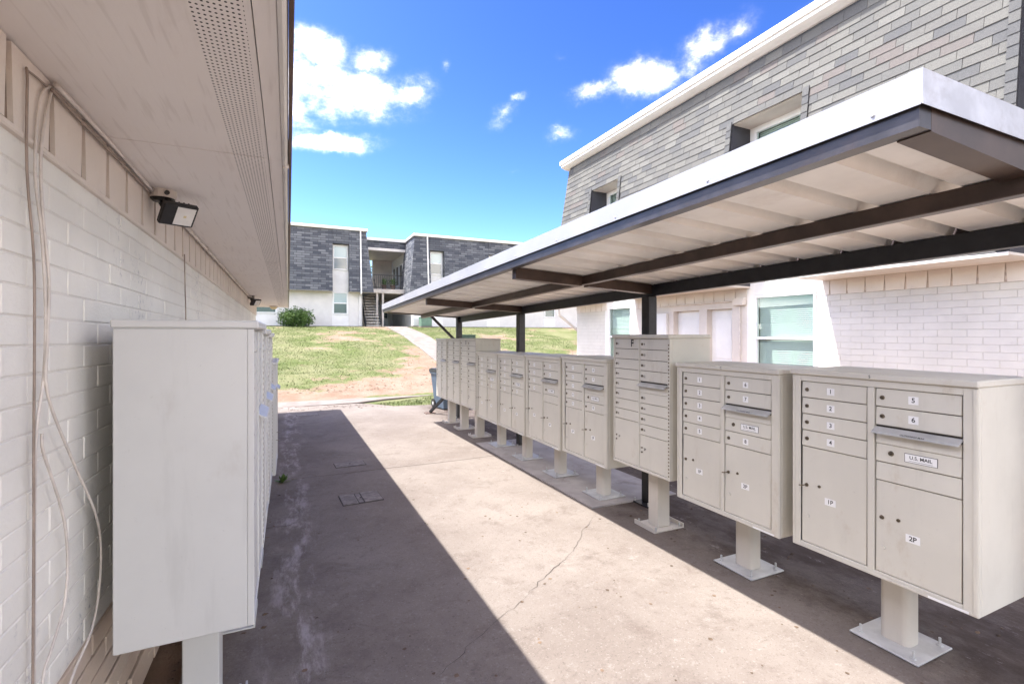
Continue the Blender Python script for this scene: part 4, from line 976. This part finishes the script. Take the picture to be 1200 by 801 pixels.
# ------------------------------------------------------------------ vegetation
def leaf_mass(b, rnd, c, rad, n, size, hollow=.55):
    for _ in range(n):
        while True:
            p = Vector((rnd.uniform(-1, 1), rnd.uniform(-1, 1), rnd.uniform(-1, 1))); l = p.length
            if hollow < l < 1: break
        k = mnoise.noise(p * 2.3 + Vector(c) * .7) * .42 + mnoise.noise(p * 6 + Vector(c)) * .26; p *= 1 + k
        q = Vector((c[0] + p.x * rad[0], c[1] + p.y * rad[1], c[2] + p.z * rad[2]))
        a = Vector((rnd.gauss(0, 1), rnd.gauss(0, 1), rnd.gauss(0, .7))).normalized(); d = a.cross(Vector((rnd.gauss(0, 1), rnd.gauss(0, 1), rnd.gauss(0, 1)))).normalized(); s = size * rnd.uniform(.6, 1.4)
        b.add([q - a * s, q + d * s * .45, q + a * s, q - d * s * .45], [(0, 1, 2, 3)])
def shrub():
    r = random.Random(8); x, y = .40, 28.75; z = terrain(x, y)
    t = thing('shrub', 'rounded clipped green shrub at the foot of the far white wall', 'shrub', (x, y, z)); b = MB()
    for cx, cy, cz, rr_ in ((-.5, 0, .45, .45), (0, .05, .5, .5), (.45, 0, .46, .46), (.25, -.15, .4, .42), (-.25, -.12, .42, .42)): leaf_mass(b, r, (cx, cy, cz), (rr_, .5, rr_ + .03), 1500, .045, .5)
    b.build('foliage', MT['leaf'], t)
    s = MB()
    for k in range(9): a = k * .7; s.cyl((.06 * math.cos(a), .06 * math.sin(a), -.03), (.45 * math.cos(a), .2 * math.sin(a), .5), .018, .008, 6)
    s.build('stems', MT['bark'], t)
shrub()
def tree(x, y, h, label):
    r = random.Random(int(x * 10)); z = terrain(x, y); t = thing('tree', label, 'tree', (x, y, z), 0, 'trees behind the far building')
    MB().tube([(0, 0, -.1), (.05, .05, h * .3), (-.05, .1, h * .6)], .13, 8).build('trunk', MT['bark'], t); l = MB()
    for k in range(7):
        a = k * .9; l.cyl((0, .05, h * .35 + k * .12), (math.cos(a) * 1.2, math.sin(a) * 1.2, h * .6 + k * .15), .06, .015, 6)
    l.build('limbs', MT['bark'], t); b = MB()
    for k in range(12):
        a = r.uniform(0, 6.28); rr_ = r.uniform(0, 1.3); leaf_mass(b, r, (rr_ * math.cos(a), rr_ * math.sin(a), h * r.uniform(.45, .9)), (.8, .8, .6), 420, .09, .3)
    b.build('crown', MT['leaf2'], t)
tree(4.9, 40.5, 5.2, 'leafy green tree seen through the far stair passage')
def grass():
    r = random.Random(2); b = MB(); n = 0; tri = []; vs = []
    while n < 60000:
        if r.random() < .06: x, y = r.uniform(1.9, 4.2), r.uniform(10.9, 13.1)
        else: y = 13.2 + 16 * r.random() ** 1.3; x = r.uniform(-4, 14)
        tv = turf(x, y) + .35 * mnoise.noise(Vector((x * 2.2, y * 2.2, 0)))
        if r.random() > max(.03, (tv - .30) * 1.3): n += .25; continue
        if 4.0 < x < 6.5 and abs(x - (5.55 + .25 * math.sin((y - 14) * .18) - 1.1 * sstep((17 - y) / 4))) < .68: continue
        if y < 14.2 and not (1.9 < x < 4.2 and y < 13.1 and y < 11.9 + (x - 1.6) * .55 and y > 11.35 - .3 * max(0, x - 2.2) + max(0, 2.2 - x) * 1.1): continue
        z = terrain(x, y) - .01; h = r.uniform(.02, .05) * (1 if y > 14 else 1.0); a = r.uniform(0, 6.28); w = .008 + .0004 * y; dx, dy = math.cos(a) * w, math.sin(a) * w; lx, ly = r.gauss(0, .03), r.gauss(0, .03)
        k = len(vs); vs += [(x - dx, y - dy, z), (x + dx, y + dy, z), (x + lx, y + ly, z + h)]; tri.append((k, k + 1, k + 2)); n += 1
    me = bpy.data.meshes.new('grass'); me.from_pydata(vs, [], tri); me.materials.append(MT['blade'])
    tag(link('grass', me), 'short patchy grass on the slope below the far building', 'grass', kind='stuff')
grass()
def weed(x, y, label, n=26, s=1.0, seed=1):
    r = random.Random(seed); t = thing('weed', label, 'plant', (x, y, g(y) - .004), 0, 'weeds by the pavement'); b = MB()
    for k in range(n):
        a = r.uniform(0, 6.28); e = r.uniform(.25, 1.3); L = r.uniform(.05, .14) * s; d = Vector((math.cos(a) * math.cos(e), math.sin(a) * math.cos(e), math.sin(e))); sd = Vector((-math.sin(a), math.cos(a), 0)) * L * .2
        b.add([(0, 0, 0), d * L * .6 + sd, d * L, d * L * .6 - sd], [(0, 1, 2, 3)])
    b.build('leaves', MT['leaf2'] if s < .85 else MT['blade'], t); MB().cyl((0, 0, -.01), (0, 0, .05 * s), .004, .002, 5).build('stem', MT['bark'], t)
    return t
weed(-.06, 5.72, 'small green weed growing in the pavement crack by the grey cabinets', 34, .8, 1)

# ------------------------------------------------------------------ bin, utility boxes, covers, litter
def wheelie_bin():
    x, y = 3.22, 10.35; t = thing('trash_bin', 'blue grey wheeled trash bin behind the tall mailbox cabinets', 'bin', (x, y, g(y)), RAD(8)); b = MB()
    lo = [(-.22, -.24), (.22, -.24), (.22, .22), (-.22, .22)]; hi = [(-.29, -.31), (.29, -.31), (.29, .30), (-.29, .30)]
    vs = [(p[0], p[1], .03) for p in lo] + [(p[0], p[1], .80) for p in hi]; b.add(vs, [(0, 1, 2, 3), (4, 5, 6, 7)] + [(i, (i + 1) % 4, 4 + (i + 1) % 4, 4 + i) for i in range(4)]); b.build('body', MT['bin'], t)
    MB().box(-.31, .31, -.33, .32, .765, .80, c=.008).build('rim', MT['bin'], t)
    for sx in (-.16, 0, .16): MB().bar((sx, -.247, .08), (sx, -.312, .74), .03, .012).build('rib', MT['bin'], t)
    b = MB(); b.prism([(-.34, .802), (-.34, .83), (-.2, .875), (.2, .89), (.33, .86), (.33, .802)], 'x', -.315, .315); b.build('lid', MT['bind'], t)
    for sx in (-.23, .23):
        w = MB().cyl((sx - .025, .25, .1), (sx + .025, .25, .1), .1, n=16).build('wheel', MT['black'], t); MB().cyl((sx - .03, .25, .1), (sx + .03, .25, .1), .04, n=10).build('hub', MT['galv'], w)
    MB().tube([(-.22, .32, .79), (-.22, .40, .82), (.22, .40, .82), (.22, .32, .79)], .014, 6, smooth=0).build('handle', MT['bin'], t)
wheelie_bin()
def cabinet_box(name, x0, x1, y0, y1, h, mat, label, louvre=True):
    z = min(terrain(x0, y0), terrain(x1, y1)); t = thing(name, label, 'utility box', ((x0 + x1) / 2, (y0 + y1) / 2, z)); w, d = (x1 - x0) / 2, (y1 - y0) / 2
    MB().box(-w - .05, w + .05, -d - .05, d + .05, -.2, .08).build('plinth', MT['walk'], t); MB().box(-w, w, -d, d, .081, h - .041, c=.015).build('body', mat, t)
    MB().box(-w - .015, w + .015, -d - .015, d + .015, h - .04, h, c=.012).build('lid', mat, t); MB().box(-w + .05, w - .05, -d - .012, -d - .001, .14, h - .1, c=.004).build('door', mat, t)
cabinet_box('transformer_box', 7.15, 7.8, 28.3, 28.9, .62, MT['pgreen'], 'pale green metal transformer box beside the path by the far wall')
cabinet_box('utility_box', 7.45, 8.15, 21.8, 22.4, .42, MT['dgreen'], 'low dark green metal utility box out on the grass')
cabinet_box('meter_box', 6.85, 7.2, 29.2, 29.55, .58, MT['white'], 'small white metal box at the far building corner by the passage')
def cover(x, y, w, d, label, broken=False):
    t = thing('utility_cover', label, 'utility cover', (x, y, g(y)), RAD(3)); MB().box(-w / 2 - .007, w / 2 + .007, -d / 2 - .007, d / 2 + .007, .0005, .003).build('rim', MT['crack'], t)
    if not broken: MB().box(-w / 2, w / 2, -d / 2, d / 2, .0035, .008, c=.002).build('cover', MT['iron'], t)
    else:
        MB().box(-w / 2, -w * .12, -d / 2, d / 2, .0035, .009, c=.002).build('cover_piece', MT['iron'], t); MB().box(-w * .10, w * .02, -d / 2 + .02, d / 2 - .01, .0035, .006, c=.001).build('cover_piece', MT['iron'], t); MB().box(w * .04, w / 2, -d / 2 + .005, d / 2, .0035, .010, c=.002).build('cover_piece', MT['iron'], t)
    MB().cyl((0, 0, .0085 if not broken else .0065), (0, 0, .011), .012, n=8).build('lift_hole', MT['dark'], t)
cover(.68, 6.2, .34, .22, 'flat rectangular concrete meter cover beyond the pavement joint')
cover(.63, 4.82, .36, .30, 'cracked rectangular concrete meter cover in the shaded pavement', True)
cover(.35, 10.7, .40, .28, 'worn concrete meter cover at the shadowed end of the pavement')
def litter():
    r = random.Random(6); b = MB()
    def bit(x, y, s, z=None):
        z = g(y) + .0015 if z is None else z; a = r.uniform(0, 6.28); n = r.choice((4, 5, 6)); P = [(x + math.cos(a + 6.28 * k / n) * s * r.uniform(.5, 1.2), y + math.sin(a + 6.28 * k / n) * s * r.uniform(.3, .8)) for k in range(n)]
        h = s * r.uniform(.15, .5); b.add([(p[0], p[1], z + r.uniform(0, h * .4)) for p in P] + [(x, y, z + h)], [(k, (k + 1) % n, n) for k in range(n)])
    for _ in range(150): bit(r.uniform(2.55, 4.1), r.uniform(.9, 9.5), r.uniform(.004, .016))
    for _ in range(260): bit(r.gauss(3.25, .35), r.uniform(.7, 9.5), r.uniform(.003, .022))
    for _ in range(260):      # trodden gum and tar spots
        x, y = r.uniform(0, 3.2), 1.0 + 10.5 * r.random() ** 1.5; a0 = r.uniform(0, 6.28); q = r.uniform(.004, .014); n = 7
        b.add([(x + math.cos(a0 + 6.28 * k / n) * q * r.uniform(.7, 1.2), y + math.sin(a0 + 6.28 * k / n) * q * r.uniform(.7, 1.2), g(y) + .0018) for k in range(n)], [tuple(range(n))])
    for _ in range(70): bit(r.uniform(-.4, -.08), r.uniform(1.2, 8), r.uniform(.006, .022))
    for _ in range(60): bit(r.uniform(0, 2.4), r.uniform(1.2, 11.5), r.uniform(.003, .009))
    for _ in range(90): bit(r.uniform(-.4, 2.2), r.uniform(11.2, 12.1), r.uniform(.008, .035))
    for _ in range(160): x, y = r.uniform(-.57, -.45), r.uniform(.8, 6); bit(x, y, r.uniform(.006, .02), terrain(x, y) + .001)
    for _ in range(700):
        x, y = r.uniform(-1.5, 5.2), 13.9 + 4.5 * r.random() ** 1.6
        if turf(x, y) < .45: bit(x, y, r.uniform(.012, .05), terrain(x, y) - .002)
    tag(b.build('litter', MT['chip']), 'dry leaf bits, grit and clods scattered over pavement and bare soil', 'litter', kind='stuff')
litter()
